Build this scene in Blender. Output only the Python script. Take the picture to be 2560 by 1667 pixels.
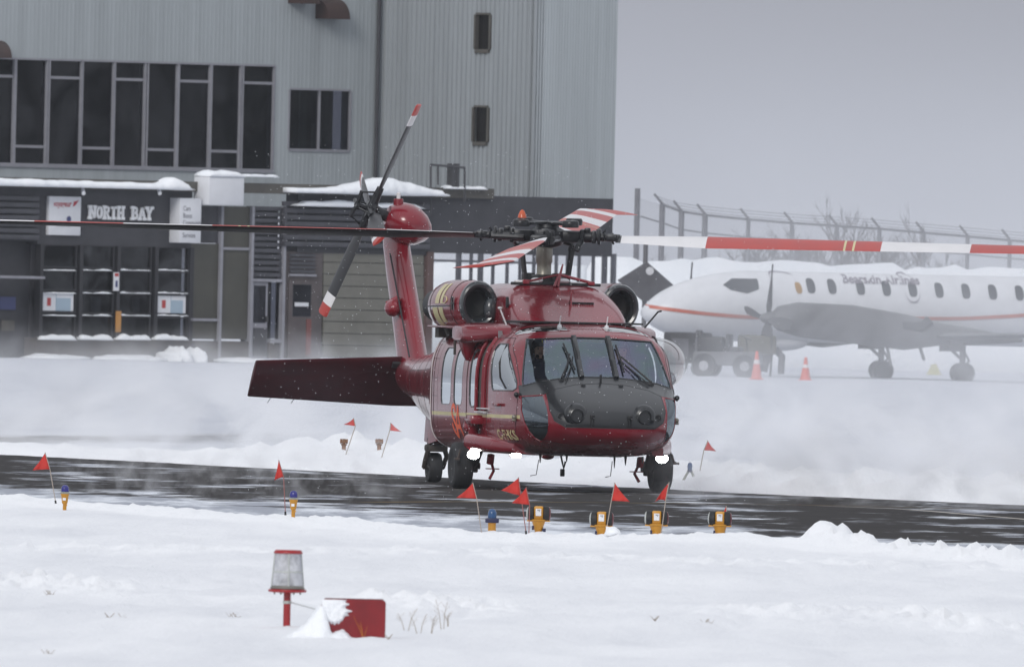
import bpy, bmesh, math, random
from mathutils import Vector, Matrix, noise
random.seed(7)
S = bpy.context.scene
for o in list(bpy.data.objects): bpy.data.objects.remove(o)
R = math.radians
# ---------------------------------------------------------------- camera
CAM_H, HORIZON, FOCAL, ROLL = 3.5, 569.0, 74800.0, R(1.3)   # metres, then pixels of the 2560 px photograph
cd = bpy.data.cameras.new('camera'); cam = bpy.data.objects.new('camera', cd); S.collection.objects.link(cam)
cd.sensor_width = 36; cd.lens = 36*FOCAL/2560
cd.clip_start = 1; cd.clip_end = 9000
cam.matrix_world = Matrix.Translation((0,0,CAM_H)) @ Matrix.Rotation(math.pi/2-math.atan((833.5-HORIZON)/FOCAL),4,'X') @ Matrix.Rotation(ROLL,4,'Z')
S.camera = cam
cd.dof.use_dof = True; cd.dof.focus_distance = 392; cd.dof.aperture_fstop = cd.lens/1000/0.05
# ---------------------------------------------------------------- overcast sky
W = bpy.data.worlds.new('World'); S.world = W; W.use_nodes = True
nt = W.node_tree; nt.nodes.clear()
def N(nt, t, **k):
    n = nt.nodes.new(t)
    for a, b in k.items():
        if a.startswith('i_'):
            a = a[2:]; n.inputs[int(a) if a.isdigit() else a.replace('_',' ')].default_value = b
        else: setattr(n, a, b)
    return n
SUN_EL, SUN_AZ = R(27), R(200)      # azimuth from +Y, clockwise
sky = N(nt,'ShaderNodeTexSky', sky_type='NISHITA', sun_disc=False, sun_elevation=SUN_EL, sun_rotation=SUN_AZ)
hsv = N(nt,'ShaderNodeHueSaturation', i_Saturation=0.12, i_Value=1.0)
nt.links.new(sky.outputs[0], hsv.inputs['Color'])
bg1 = N(nt,'ShaderNodeBackground', i_Strength=0.02); nt.links.new(hsv.outputs[0], bg1.inputs[0])
tc = N(nt,'ShaderNodeTexCoord'); sep = N(nt,'ShaderNodeSeparateXYZ'); nt.links.new(tc.outputs['Generated'], sep.inputs[0])
rmp = N(nt,'ShaderNodeValToRGB'); nt.links.new(sep.outputs['Z'], rmp.inputs[0])
e = rmp.color_ramp.elements
e[0].position = 0.0; e[0].color = (.46,.485,.565,1)
e[1].position = 1.0; e[1].color = (.90,.93,1.0,1)
for p_,c_ in ((.0012,(.45,.475,.555,1)),(.0076,(.335,.352,.415,1)),(.03,(.36,.375,.43,1)),(.2,(.56,.585,.64,1))): e.new(p_).color = c_
bg2 = N(nt,'ShaderNodeBackground', i_Strength=1.0); nt.links.new(rmp.outputs[0], bg2.inputs[0])
ads = N(nt,'ShaderNodeAddShader'); nt.links.new(bg1.outputs[0], ads.inputs[0]); nt.links.new(bg2.outputs[0], ads.inputs[1])
wo = N(nt,'ShaderNodeOutputWorld'); nt.links.new(ads.outputs[0], wo.inputs[0])
ld = bpy.data.lights.new('sun','SUN'); ld.energy = 1.45; ld.angle = R(18); ld.color = (1,.97,.93)
sun = bpy.data.objects.new('sun', ld); S.collection.objects.link(sun)
sun.rotation_euler = Vector((-math.sin(SUN_AZ)*math.cos(SUN_EL), -math.cos(SUN_AZ)*math.cos(SUN_EL), -math.sin(SUN_EL))).to_track_quat('-Z','Y').to_euler()
V = S.view_settings; V.view_transform = 'Standard'; V.look = 'None'; V.exposure = -0.15; V.gamma = 1; V.use_curve_mapping = False
S.render.engine = 'CYCLES'; S.cycles.max_bounces = 8; S.cycles.transparent_max_bounces = 24; S.cycles.volume_bounces = 3
S.cycles.use_denoising = True; S.cycles.sample_clamp_indirect = 6; S.cycles.caustics_reflective = False; S.cycles.caustics_refractive = False
S.cycles.volume_step_rate = 1.0; S.cycles.volume_max_steps = 256

# ---------------------------------------------------------------- helpers
def lin(c): return tuple(((v/255+.055)/1.055)**2.4 if v/255 > .04045 else v/255/12.92 for v in c)
def new_mat(name):
    m = bpy.data.materials.new(name); m.use_nodes = True; m.node_tree.nodes.clear(); return m, m.node_tree
def mat(name, col, rough=.6, metal=0, coat=0, spec=.5, var=0, vscale=3.0, bump=0, bscale=20.0, col2=None, stretch=(1,1,1), emis=None):
    m, t = new_mat(name)
    b = N(t,'ShaderNodeBsdfPrincipled'); o = N(t,'ShaderNodeOutputMaterial'); t.links.new(b.outputs[0], o.inputs[0])
    b.inputs['Base Color'].default_value = (*col,1); b.inputs['Roughness'].default_value = rough; b.inputs['Metallic'].default_value = metal
    b.inputs['Coat Weight'].default_value = coat; b.inputs['Coat Roughness'].default_value = .06; b.inputs['Specular IOR Level'].default_value = spec
    if var or col2 or bump:
        co = N(t,'ShaderNodeTexCoord'); mp = N(t,'ShaderNodeMapping'); mp.inputs['Scale'].default_value = stretch
        t.links.new(co.outputs['Object'], mp.inputs[0])
        nz = N(t,'ShaderNodeTexNoise', i_Scale=vscale, i_Detail=6, i_Roughness=.62); t.links.new(mp.outputs[0], nz.inputs['Vector'])
        mx = N(t,'ShaderNodeMix', data_type='RGBA')
        a = tuple(max(0,c*(1-var)) for c in col); c2 = col2 or tuple(min(1,c*(1+var)) for c in col)
        if col2: a = col
        rp = N(t,'ShaderNodeMapRange', i_1=.33, i_2=.67); t.links.new(nz.outputs[0], rp.inputs[0])
        mx.inputs[6].default_value = (*a,1); mx.inputs[7].default_value = (*c2,1); t.links.new(rp.outputs[0], mx.inputs[0])
        t.links.new(mx.outputs[2], b.inputs['Base Color'])
        rr = N(t,'ShaderNodeMapRange', i_1=0., i_2=1., i_3=max(.02,rough-.08), i_4=min(1,rough+.1)); t.links.new(nz.outputs[0], rr.inputs[0]); t.links.new(rr.outputs[0], b.inputs['Roughness'])
        if bump:
            n2 = N(t,'ShaderNodeTexNoise', i_Scale=bscale, i_Detail=5); t.links.new(mp.outputs[0], n2.inputs['Vector'])
            bp = N(t,'ShaderNodeBump', i_Strength=bump, i_Distance=.02); t.links.new(n2.outputs[0], bp.inputs['Height']); t.links.new(bp.outputs[0], b.inputs['Normal'])
    if emis: b.inputs['Emission Color'].default_value = (*emis[0],1); b.inputs['Emission Strength'].default_value = emis[1]
    return m
def glass(name, tint=(.55,.6,.62), refl=.18, gcol=(1,1,1), rough=.02, film=False, rmax=None, refl_noise=0):
    """pane: tinted see-through mixed with a mirror-like reflection that grows at grazing angles"""
    m, t = new_mat(name); o = N(t,'ShaderNodeOutputMaterial')
    tr = N(t,'ShaderNodeBsdfTransparent', i_0=(*tint,1)); gl = N(t,'ShaderNodeBsdfGlossy', i_Roughness=rough); gl.inputs['Color'].default_value = (*gcol,1)
    lw = N(t,'ShaderNodeLayerWeight', i_Blend=.35); mr = N(t,'ShaderNodeMapRange', i_3=refl, i_4=rmax or min(1,refl+.55)); t.links.new(lw.outputs['Facing'], mr.inputs[0])
    mx = N(t,'ShaderNodeMixShader'); t.links.new(mr.outputs[0], mx.inputs[0]); t.links.new(tr.outputs[0], mx.inputs[1]); t.links.new(gl.outputs[0], mx.inputs[2])
    if film:   # rainbow tint of a heated windshield film
        co = N(t,'ShaderNodeTexCoord'); nz = N(t,'ShaderNodeTexNoise', i_Scale=1.6, i_Detail=2); t.links.new(co.outputs['Object'], nz.inputs['Vector'])
        rp = N(t,'ShaderNodeValToRGB'); t.links.new(nz.outputs[0], rp.inputs[0]); el = rp.color_ramp.elements
        el[0].position=.3; el[0].color=(.66,.64,.98,1); el[1].position=.72; el[1].color=(.80,.68,.95,1)
        el.new(.47).color=(.62,.80,.84,1); el.new(.58).color=(.68,.74,.98,1)
        t.links.new(rp.outputs[0], gl.inputs['Color'])
    if refl_noise:  # patchy reflections painted into the gloss colour of uneven panes
        co = N(t,'ShaderNodeNewGeometry'); nz = N(t,'ShaderNodeTexNoise', i_Scale=refl_noise, i_Detail=4, i_Roughness=.6); nz.inputs['Distortion'].default_value = .8; t.links.new(co.outputs['Position'], nz.inputs['Vector'])
        rp = N(t,'ShaderNodeMapRange', i_1=.38, i_2=.68, i_3=.12, i_4=1.); t.links.new(nz.outputs[0], rp.inputs[0]); t.links.new(rp.outputs[0], gl.inputs['Color'])
    t.links.new(mx.outputs[0], o.inputs[0]); return m

class MB:
    """collects shapes and links them as ONE mesh object"""
    def __init__(s): s.v=[]; s.f=[]; s.m=[]; s.mi=0; s.M=None
    def add(s, vs, fs):
        b=len(s.v)
        if s.M: vs=[s.M@Vector(v) for v in vs]
        s.v += [tuple(v) for v in vs]; s.f += [tuple(i+b for i in f) for f in fs]; s.m += [s.mi]*len(fs); return s
    def box(s, x0,x1,y0,y1,z0,z1, bev=0):
        if bev:
            b=min(bev,abs(x1-x0)/2.1,abs(y1-y0)/2.1,abs(z1-z0)/2.1)
            bm=bmesh.new(); bmesh.ops.create_cube(bm,size=1,matrix=Matrix.Translation(((x0+x1)/2,(y0+y1)/2,(z0+z1)/2))@Matrix.Diagonal((x1-x0,y1-y0,z1-z0,1)))
            bmesh.ops.bevel(bm,geom=bm.edges[:],offset=b,segments=2,affect='EDGES',profile=.5); s.bm(bm); bm.free(); return s
        return s.add([(x0,y0,z0),(x1,y0,z0),(x1,y1,z0),(x0,y1,z0),(x0,y0,z1),(x1,y0,z1),(x1,y1,z1),(x0,y1,z1)],
            [(0,3,2,1),(4,5,6,7),(0,1,5,4),(1,2,6,5),(2,3,7,6),(3,0,4,7)])
    def bm(s, bm):
        bm.verts.index_update(); return s.add([v.co.copy() for v in bm.verts],[[v.index for v in f.verts] for f in bm.faces])
    def tube(s, pts, r, n=8, cap=True):
        """round bar along pts; r a number or one radius per point"""
        pts=[Vector(p) for p in pts]; rs=r if isinstance(r,(list,tuple)) else [r]*len(pts)
        vs=[];fs=[]; up=None
        for i,p in enumerate(pts):
            d=(pts[min(i+1,len(pts)-1)]-pts[max(i-1,0)]).normalized()
            if up is None: up=d.orthogonal().normalized()
            up=(up-d*up.dot(d)); up=up.normalized() if up.length>1e-6 else d.orthogonal().normalized()
            w=d.cross(up)
            for k in range(n):
                a=2*math.pi*k/n; vs.append(p+(up*math.cos(a)+w*math.sin(a))*rs[i])
        for i in range(len(pts)-1):
            for k in range(n): fs.append((i*n+k,i*n+(k+1)%n,(i+1)*n+(k+1)%n,(i+1)*n+k))
        if cap: fs.append(tuple(range(n-1,-1,-1))); fs.append(tuple((len(pts)-1)*n+k for k in range(n)))
        return s.add(vs,fs)
    def lathe(s, prof, n=20, M=None, cap=True, sx=1, sy=1):
        """profile of (radius, height) turned about z"""
        vs=[];fs=[]
        for r,z in prof:
            for k in range(n):
                a=2*math.pi*k/n; v=Vector((r*sx*math.cos(a),r*sy*math.sin(a),z)); vs.append(M@v if M else v)
        for i in range(len(prof)-1):
            for k in range(n): fs.append((i*n+k,i*n+(k+1)%n,(i+1)*n+(k+1)%n,(i+1)*n+k))
        if cap: fs.append(tuple(range(n-1,-1,-1))); fs.append(tuple((len(prof)-1)*n+k for k in range(n)))
        return s.add(vs,fs)
    def loft(s, rings, cap=True):
        n=len(rings[0]); vs=[p for r in rings for p in r]; fs=[]
        for i in range(len(rings)-1):
            for k in range(n): fs.append((i*n+k,i*n+(k+1)%n,(i+1)*n+(k+1)%n,(i+1)*n+k))
        if cap: fs.append(tuple(range(n-1,-1,-1))); fs.append(tuple((len(rings)-1)*n+k for k in range(n)))
        return s.add(vs,fs)
    def prism(s, poly, d, M=None):
        """outline in (x,z), thickness d along y, centred"""
        n=len(poly); vs=[(p[0],-d/2,p[1]) for p in poly]+[(p[0],d/2,p[1]) for p in poly]
        if M: vs=[M@Vector(v) for v in vs]
        return s.add(vs,[tuple(range(n)),tuple(range(2*n-1,n-1,-1))]+[(i,i+n,(i+1)%n+n,(i+1)%n) for i in range(n)])
    def sphere(s, c, r, n=14, sc=(1,1,1)):
        pr=[(max(1e-4,math.sin(math.pi*i/n)),-math.cos(math.pi*i/n)) for i in range(n+1)]
        return s.lathe(pr,n*2,Matrix.Translation(c)@Matrix.Diagonal((r*sc[0],r*sc[1],r*sc[2],1)),cap=False)
    def build(s, name, mats, parent=None, smooth=True, angle=40):
        me=bpy.data.meshes.new(name); me.from_pydata(s.v,[],s.f)
        for m in (mats if isinstance(mats,(list,tuple)) else [mats]): me.materials.append(m)
        me.polygons.foreach_set('material_index', s.m)
        bm=bmesh.new(); bm.from_mesh(me); bmesh.ops.recalc_face_normals(bm,faces=bm.faces[:]); bm.to_mesh(me); bm.free()
        if smooth: me.polygons.foreach_set('use_smooth',[True]*len(me.polygons)); me.set_sharp_from_angle(angle=R(angle))
        o=bpy.data.objects.new(name,me); S.collection.objects.link(o)
        if parent: o.parent=parent
        return o
def tag(o, label=None, cat=None, group=None, kind=None):
    for k,v in (('label',label),('category',cat),('group',group),('kind',kind)):
        if v: o[k]=v
    return o
def thing(name, label, cat, loc=(0,0,0), rz=0, group=None):
    o=bpy.data.objects.new(name,None); S.collection.objects.link(o); o.location=loc; o.rotation_euler=(0,0,rz); o.empty_display_size=.1
    return tag(o,label,cat,group)
def copy_tree(o, parent=None):
    c=o.copy(); S.collection.objects.link(c)
    if parent: c.parent=parent
    for ch in list(o.children): copy_tree(ch,c)
    return c
def text_mesh(txt, size, shear=0, bold=0):
    c=bpy.data.curves.new('t','FONT'); c.body=txt; c.size=size; c.shear=shear; c.offset=bold; c.resolution_u=3
    o=bpy.data.objects.new('t',c); S.collection.objects.link(o)
    bpy.context.view_layer.update(); me=bpy.data.meshes.new_from_object(o.evaluated_get(bpy.context.evaluated_depsgraph_get()))
    vs=[tuple(v.co) for v in me.vertices]; fs=[tuple(p.vertices) for p in me.polygons]
    bpy.data.objects.remove(o); bpy.data.curves.remove(c); bpy.data.meshes.remove(me); return vs,fs
def unroll(px,py):
    dx,dy=px-1280,py-833.5; c,s=math.cos(ROLL),math.sin(ROLL)
    return 1280+dx*c+dy*s, 833.5-dx*s+dy*c
def ground_at(px,py,z=0):
    """where the sight line through a pixel of the photograph meets height z"""
    u,v=unroll(px,py); Y=FOCAL*(CAM_H-z)/(v-HORIZON); return Vector(((u-1280)*Y/FOCAL,Y,z))
def at(px,py,Y):
    u,v=unroll(px,py); return Vector(((u-1280)*Y/FOCAL,Y,CAM_H-(v-HORIZON)*Y/FOCAL))
D=1.0756   # my notes were taken on a 2380 px wide view
SNOW = None
HAZE=.00005
# ================================================================ ground, taxiway, snow banks
FAR_EDGE=[(-40,545),(-7.4,437),(-1.1,416),(3,402),(7,392),(40,318)]
NEAR_EDGE=[(-40,408),(-6.6,391),(-3.2,385),(-1.2,376),(0.1,364),(1.6,354),(3.6,346),(5.8,339),(9,330),(40,245)]
FIELD_EDGE=[(-40,470),(-6.3,368),(-4,357.5),(-2.5,349.5),(-.9,341.5),(.6,339.5),(1.7,342),(2.6,343.5),(3.2,339.5),(4,336),(5.6,323),(9,300),(40,170)]
def pl(t,x):
    for (a,b),(c,d) in zip(t,t[1:]):
        if x<=c: return b+(d-b)*(x-a)/(c-a)
    return t[-1][1]
def sm(a,b,x):
    t=min(1,max(0,(x-a)/(b-a))); return t*t*(3-2*t)
def fb(x,y,o=4,seed=0): return noise.fractal(Vector((x+seed*17.3,y,seed*3.1)),1.0,2.0,o)
def ridge(x,y,yc,w): 
    d=(y-yc)/w; return math.exp(-d*d)
def snow_h(x,y):
    fe,ne,sn=pl(FAR_EDGE,x),pl(NEAR_EDGE,x),pl(FIELD_EDGE,x)
    n1=fb(x*.35,y*.05,3,1); n2=fb(x*2.2,y*.35,4,2)
    if y>fe-3:                                   # apron beyond the taxiway
        k=sm(fe-1+2*n2,fe+4,y)
        lump=max(0,n2+.25)
        far_bank=(.09+.17*sm(-5.5,-2,x))*ridge(x,y,fe+11+5*n1,8)*(.85+.5*n1+.45*lump+.5*fb(x*3.2,y*.5,4,18))
        return -.05+k*(.055+.03*n1*sm(fe+5,fe+60,y)+far_bank+.03*n2*math.exp(-(y-fe)/60))
    if y<sn+4:                                   # snow field on the camera's side
        k=1-sm(sn-2.5+1.0*n2,sn+2.2,y)
        h=.10+.06*n1+.022*n2+.012*fb(x*6,y*.8,3,16)
        rough=ridge(x,y,273+3*fb(x*.5,0,2,5)-1.25*x,3.2)*max(.12,.55+1.3*fb(x*.55,7,2,17)); h+=rough*(.05+.13*max(0,fb(x*9,y*1.7,5,6)+.15))      # churned line
        rough=ridge(x,y,291+1.2*x,5)*sm(-1,-3,x); h-=rough*.16*max(0,fb(x*1.5,y*.3,4,8)+.15)
        rough=ridge(x,y,312+2*fb(x*.4,1,2,9),3.5); h+=rough*.09*max(0,fb(x*5.5,y*.8,5,10)+.05); h-=.11*ridge(x,y,262,14)*max(0,fb(x*.9,y*.11,4,15))
        lip=ridge(x,y,sn-5,4.0); h+=lip*(.02+.06*max(0,fb(x*5.5,y*.9,5,7)))
        clod=ridge(x,y,sn-3,5)*sm(3.0,4.2,x); h+=clod*(.05+.20*max(0,fb(x*5,y*.8,5,12)+.08))
        dm=((x-3.62)/.26)**2+((y-336)/3.2)**2; h+=.15*min(1,1.7*math.exp(-dm))*(1+.7*fb(x*8,y*1.2,5,13))
        return -.05+k*h+ (0 if k>0 else 0)
    return -.05
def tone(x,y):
    """0 = packed, greyer snow; 1 = loose white snow; front light and distant murk painted in"""
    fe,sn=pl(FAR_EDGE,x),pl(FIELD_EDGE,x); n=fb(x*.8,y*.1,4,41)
    if y>fe-3: return max(.02,.95*math.exp(-max(0,y-fe-10)/26)+.10*n)  # far apron dimmed in colour, standing in for murky air of blown snow
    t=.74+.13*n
    t+=.55*ridge(x,y,273+3*fb(x*.5,0,2,5)-1.25*x,3.4)*max(.2,.6+1.2*fb(x*.55,7,2,17))*(.6+.9*fb(x*6,y*.8,3,42))+.4*ridge(x,y,312+2*fb(x*.4,1,2,9),3.5)*max(0,.4+fb(x*3,y*.4,3,43))+.5*ridge(x,y,sn-5,5)  # churned bands whitened to paint in light on their camera-side faces
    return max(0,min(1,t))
def strip(name, xs, ys, f, m):
    nx,ny=len(xs),len(ys)
    me=bpy.data.meshes.new(name)
    me.from_pydata([(x,y,f(x,y)) for y in ys for x in xs],[],[(j*nx+i,j*nx+i+1,(j+1)*nx+i+1,(j+1)*nx+i) for j in range(ny-1) for i in range(nx-1)])
    me.polygons.foreach_set('use_smooth',[True]*len(me.polygons)); me.materials.append(m)
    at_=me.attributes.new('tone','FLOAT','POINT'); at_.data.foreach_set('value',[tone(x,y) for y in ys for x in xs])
    o=bpy.data.objects.new(name,me); S.collection.objects.link(o); return o
def span(a,b,n): return [a+(b-a)*i/(n-1) for i in range(n)]
def snow_material(nm,ca,cb,ground=False):
    m,t=new_mat(nm); b=N(t,'ShaderNodeBsdfPrincipled'); o=N(t,'ShaderNodeOutputMaterial'); t.links.new(b.outputs[0],o.inputs[0])
    b.inputs['Roughness'].default_value=.75; b.inputs['Specular IOR Level'].default_value=.25
    g=N(t,'ShaderNodeNewGeometry'); mp=N(t,'ShaderNodeMapping'); mp.inputs['Scale'].default_value=(1,.12,1); t.links.new(g.outputs['Position'],mp.inputs[0])
    nz=N(t,'ShaderNodeTexNoise',i_Scale=.8,i_Detail=8,i_Roughness=.6); t.links.new(mp.outputs[0],nz.inputs['Vector'])
    mx=N(t,'ShaderNodeMix',data_type='RGBA'); mx.inputs[6].default_value=(*ca,1); mx.inputs[7].default_value=(*cb,1)
    r=N(t,'ShaderNodeMapRange',i_1=.35,i_2=.62); t.links.new(nz.outputs[0],r.inputs[0]); t.links.new(r.outputs[0],mx.inputs[0]); t.links.new(mx.outputs[2],b.inputs['Base Color'])
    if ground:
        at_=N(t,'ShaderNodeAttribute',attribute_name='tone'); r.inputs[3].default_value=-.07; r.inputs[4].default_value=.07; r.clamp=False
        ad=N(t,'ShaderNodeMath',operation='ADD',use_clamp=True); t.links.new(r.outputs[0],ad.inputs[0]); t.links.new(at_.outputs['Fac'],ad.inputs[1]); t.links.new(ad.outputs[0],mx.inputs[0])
        # half cleared strip across the apron at the left
        sx=N(t,'ShaderNodeSeparateXYZ'); t.links.new(g.outputs['Position'],sx.inputs[0])
        def mth(op,a,b_,c=None):
            n=N(t,'ShaderNodeMath',operation=op)
            for i,v in enumerate((a,b_,c)):
                if v is None: continue
                if isinstance(v,(int,float)): n.inputs[i].default_value=v
                else: t.links.new(v,n.inputs[i])
            return n.outputs[0]
        d=mth('ABSOLUTE',mth('SUBTRACT',sx.outputs['Y'],mth('MULTIPLY_ADD',sx.outputs['X'],3.9,500.0)),0)
        w=N(t,'ShaderNodeMapRange',i_1=4.,i_2=13.,i_3=.95,i_4=0.); t.links.new(d,w.inputs[0]); fx=N(t,'ShaderNodeMapRange',i_1=-6.5,i_2=-2.2,i_3=1.,i_4=0.); t.links.new(sx.outputs['X'],fx.inputs[0])
        k=mth('MULTIPLY',w.outputs[0],fx.outputs[0]); nn=N(t,'ShaderNodeMapRange',i_1=.35,i_2=.6,i_3=.35,i_4=1.); t.links.new(nz.outputs[0],nn.inputs[0]); k=mth('MULTIPLY',k,nn.outputs[0])
        m2=N(t,'ShaderNodeMix',data_type='RGBA'); m2.inputs[7].default_value=(.10,.09,.082,1); t.links.new(mx.outputs[2],m2.inputs[6]); t.links.new(k,m2.inputs[0]); t.links.new(m2.outputs[2],b.inputs['Base Color'])
    n2=N(t,'ShaderNodeTexNoise',i_Scale=7,i_Detail=6,i_Roughness=.65); t.links.new(mp.outputs[0],n2.inputs['Vector'])
    bp=N(t,'ShaderNodeBump',i_Strength=.6,i_Distance=.06); t.links.new(n2.outputs[0],bp.inputs['Height']); t.links.new(bp.outputs[0],b.inputs['Normal'])
    return m
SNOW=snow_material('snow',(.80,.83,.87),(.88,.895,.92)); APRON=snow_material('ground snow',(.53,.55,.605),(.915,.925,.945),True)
def asphalt_material():
    m,t=new_mat('taxiway asphalt'); b=N(t,'ShaderNodeBsdfPrincipled'); o=N(t,'ShaderNodeOutputMaterial'); t.links.new(b.outputs[0],o.inputs[0])
    g=N(t,'ShaderNodeNewGeometry'); sx=N(t,'ShaderNodeSeparateXYZ'); t.links.new(g.outputs['Position'],sx.inputs[0])
    def nz(scale,sc,det=6,rough=.6):
        mp=N(t,'ShaderNodeMapping'); mp.inputs['Scale'].default_value=sc; t.links.new(g.outputs['Position'],mp.inputs[0])
        n=N(t,'ShaderNodeTexNoise',i_Scale=scale,i_Detail=det,i_Roughness=rough); t.links.new(mp.outputs[0],n.inputs['Vector']); return n.outputs[0]
    def mth(op,a,b_=None):
        n=N(t,'ShaderNodeMath',operation=op)
        for i,v in enumerate((a,b_)):
            if v is None: continue
            if isinstance(v,(int,float)): n.inputs[i].default_value=v
            else: t.links.new(v,n.inputs[i])
        return n.outputs[0]
    # distance in y beyond the dusted near edge: y - (363.5 - 7.6*x) bent on the left half
    edge=mth('ADD',mth('MULTIPLY',sx.outputs['X'],-3.9),357.0)
    edge=mth('ADD',edge,mth('MULTIPLY',mth('MAXIMUM',mth('SUBTRACT',mth('MULTIPLY',sx.outputs['X'],-1),2.2),0),0.3))
    d=mth('SUBTRACT',sx.outputs['Y'],edge)
    near=N(t,'ShaderNodeMapRange',i_1=-12.0,i_2=10.0,i_3=.72,i_4=.452); t.links.new(d,near.inputs[0])
    f1=nz(.55,(1.1,.30,1),8,.66); f2=nz(2.4,(.6,.5,1),5,.6)
    s=mth('ADD',mth('MULTIPLY',f1,.74),mth('MULTIPLY',f2,.26))
    s=mth('ADD',s,mth('SUBTRACT',near.outputs[0],.5))
    k=N(t,'ShaderNodeMapRange',i_1=.485,i_2=.55); t.links.new(s,k.inputs[0])
    base=N(t,'ShaderNodeMix',data_type='RGBA'); base.inputs[6].default_value=(.026,.0245,.025,1); base.inputs[7].default_value=(.058,.054,.053,1); t.links.new(f2,base.inputs[0])
    mx=N(t,'ShaderNodeMix',data_type='RGBA'); t.links.new(base.outputs[2],mx.inputs[6])
    ice=N(t,'ShaderNodeMix',data_type='RGBA'); ice.inputs[6].default_value=(.36,.38,.43,1); ice.inputs[7].default_value=(.74,.77,.82,1); r3=N(t,'ShaderNodeMapRange',i_1=.45,i_2=.62); t.links.new(nz(1.3,(.9,.10,1),6,.65),r3.inputs[0]); t.links.new(r3.outputs[0],ice.inputs[0]); t.links.new(ice.outputs[2],mx.inputs[7]); t.links.new(k.outputs[0],mx.inputs[0])
    t.links.new(mx.outputs[2],b.inputs['Base Color'])
    rr=N(t,'ShaderNodeMapRange',i_3=.9,i_4=.9); t.links.new(k.outputs[0],rr.inputs[0]); t.links.new(rr.outputs[0],b.inputs['Roughness']); b.inputs['Specular IOR Level'].default_value=.04
    return m
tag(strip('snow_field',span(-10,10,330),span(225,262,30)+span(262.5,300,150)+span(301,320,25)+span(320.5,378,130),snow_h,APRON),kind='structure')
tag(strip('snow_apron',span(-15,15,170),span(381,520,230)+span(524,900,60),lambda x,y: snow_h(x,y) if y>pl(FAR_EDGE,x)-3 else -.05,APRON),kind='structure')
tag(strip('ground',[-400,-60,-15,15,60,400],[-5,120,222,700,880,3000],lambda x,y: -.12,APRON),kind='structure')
tw=MB(); tx=span(-14,14,57)
tw.add([(x,pl(FIELD_EDGE,x)-3,0) for x in tx]+[(x,pl(FAR_EDGE,x)+7,0) for x in tx],[(i,i+1,58+i,57+i) for i in range(56)])
tag(tw.build('taxiway',asphalt_material()),kind='structure')
# worn yellow line along the taxiway
ml=MB(); pts=[(-1.9,376.5),(-.4,381),(1.8,384.5),(4,387),(7,386)]
def band(mb,pts,w,z):
    vs=[];n=len(pts)
    for i,p in enumerate(pts):
        a=Vector(pts[max(0,i-1)]);b=Vector(pts[min(n-1,i+1)]);d=(b-a).normalized();q=Vector((-d.y,d.x))*w/2
        vs+= [(p[0]+q.x,p[1]+q.y,z),(p[0]-q.x,p[1]-q.y,z)]
    mb.add(vs,[(2*i,2*i+1,2*i+3,2*i+2) for i in range(n-1)])
def smooth(pts,n=6):
    out=[]
    for i in range(len(pts)-1):
        p0,p1,p2,p3=[Vector(pts[min(len(pts)-1,max(0,i+k))]) for k in(-1,0,1,2)]
        for j in range(n):
            u=j/n; out.append(tuple(.5*((2*p1)+(p2-p0)*u+(2*p0-5*p1+4*p2-p3)*u*u+(3*p1-p0-3*p2+p3)*u**3)))
    return out+[tuple(pts[-1])]
band(ml,smooth(pts),.30,.004)
tag(ml.build('taxiway_marking',mat('worn yellow paint',(.24,.17,.085),.9,col2=(.07,.065,.06),vscale=1.2,spec=.05)),kind='structure')
wl=MB(); band(wl,smooth([tuple(ground_at(px*D,py*D).xy) for px,py in ((1905,1176),(2100,1184),(2250,1196),(2380,1207),(2600,1230))]),.16,.006)
tag(wl.build('taxiway_marking',mat('snow dusted edge line',(.52,.50,.48),.9,col2=(.30,.27,.23),vscale=1.6,spec=.05)),kind='structure')
# snow wall that closes the apron behind the parked aircraft
bk=MB(); xs=span(.8,40,120)
def bank_ring(x):
    h=2.55+.12*fb(x*.9,3,4,20)+.05*fb(x*4,5,3,21); k=sm(.8,2.2,x); h=.2+h*k
    pr=[(-9,-.3),(-6.5,h*.35),(-4,h*.78),(-1.5,h*.97),(1,h),(5,h*.9),(12,h*.7),(30,h*.55),(34,-.3)]
    return [(x,790+a+ .5*fb(x*1.3,a,3,22),b+ (.12*fb(x*2,a*.5,3,23) if b>0 else 0)) for a,b in pr]
bk.loft([bank_ring(x) for x in xs])
tag(bk.build('snow_bank',SNOW,angle=180),kind='structure')
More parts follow.
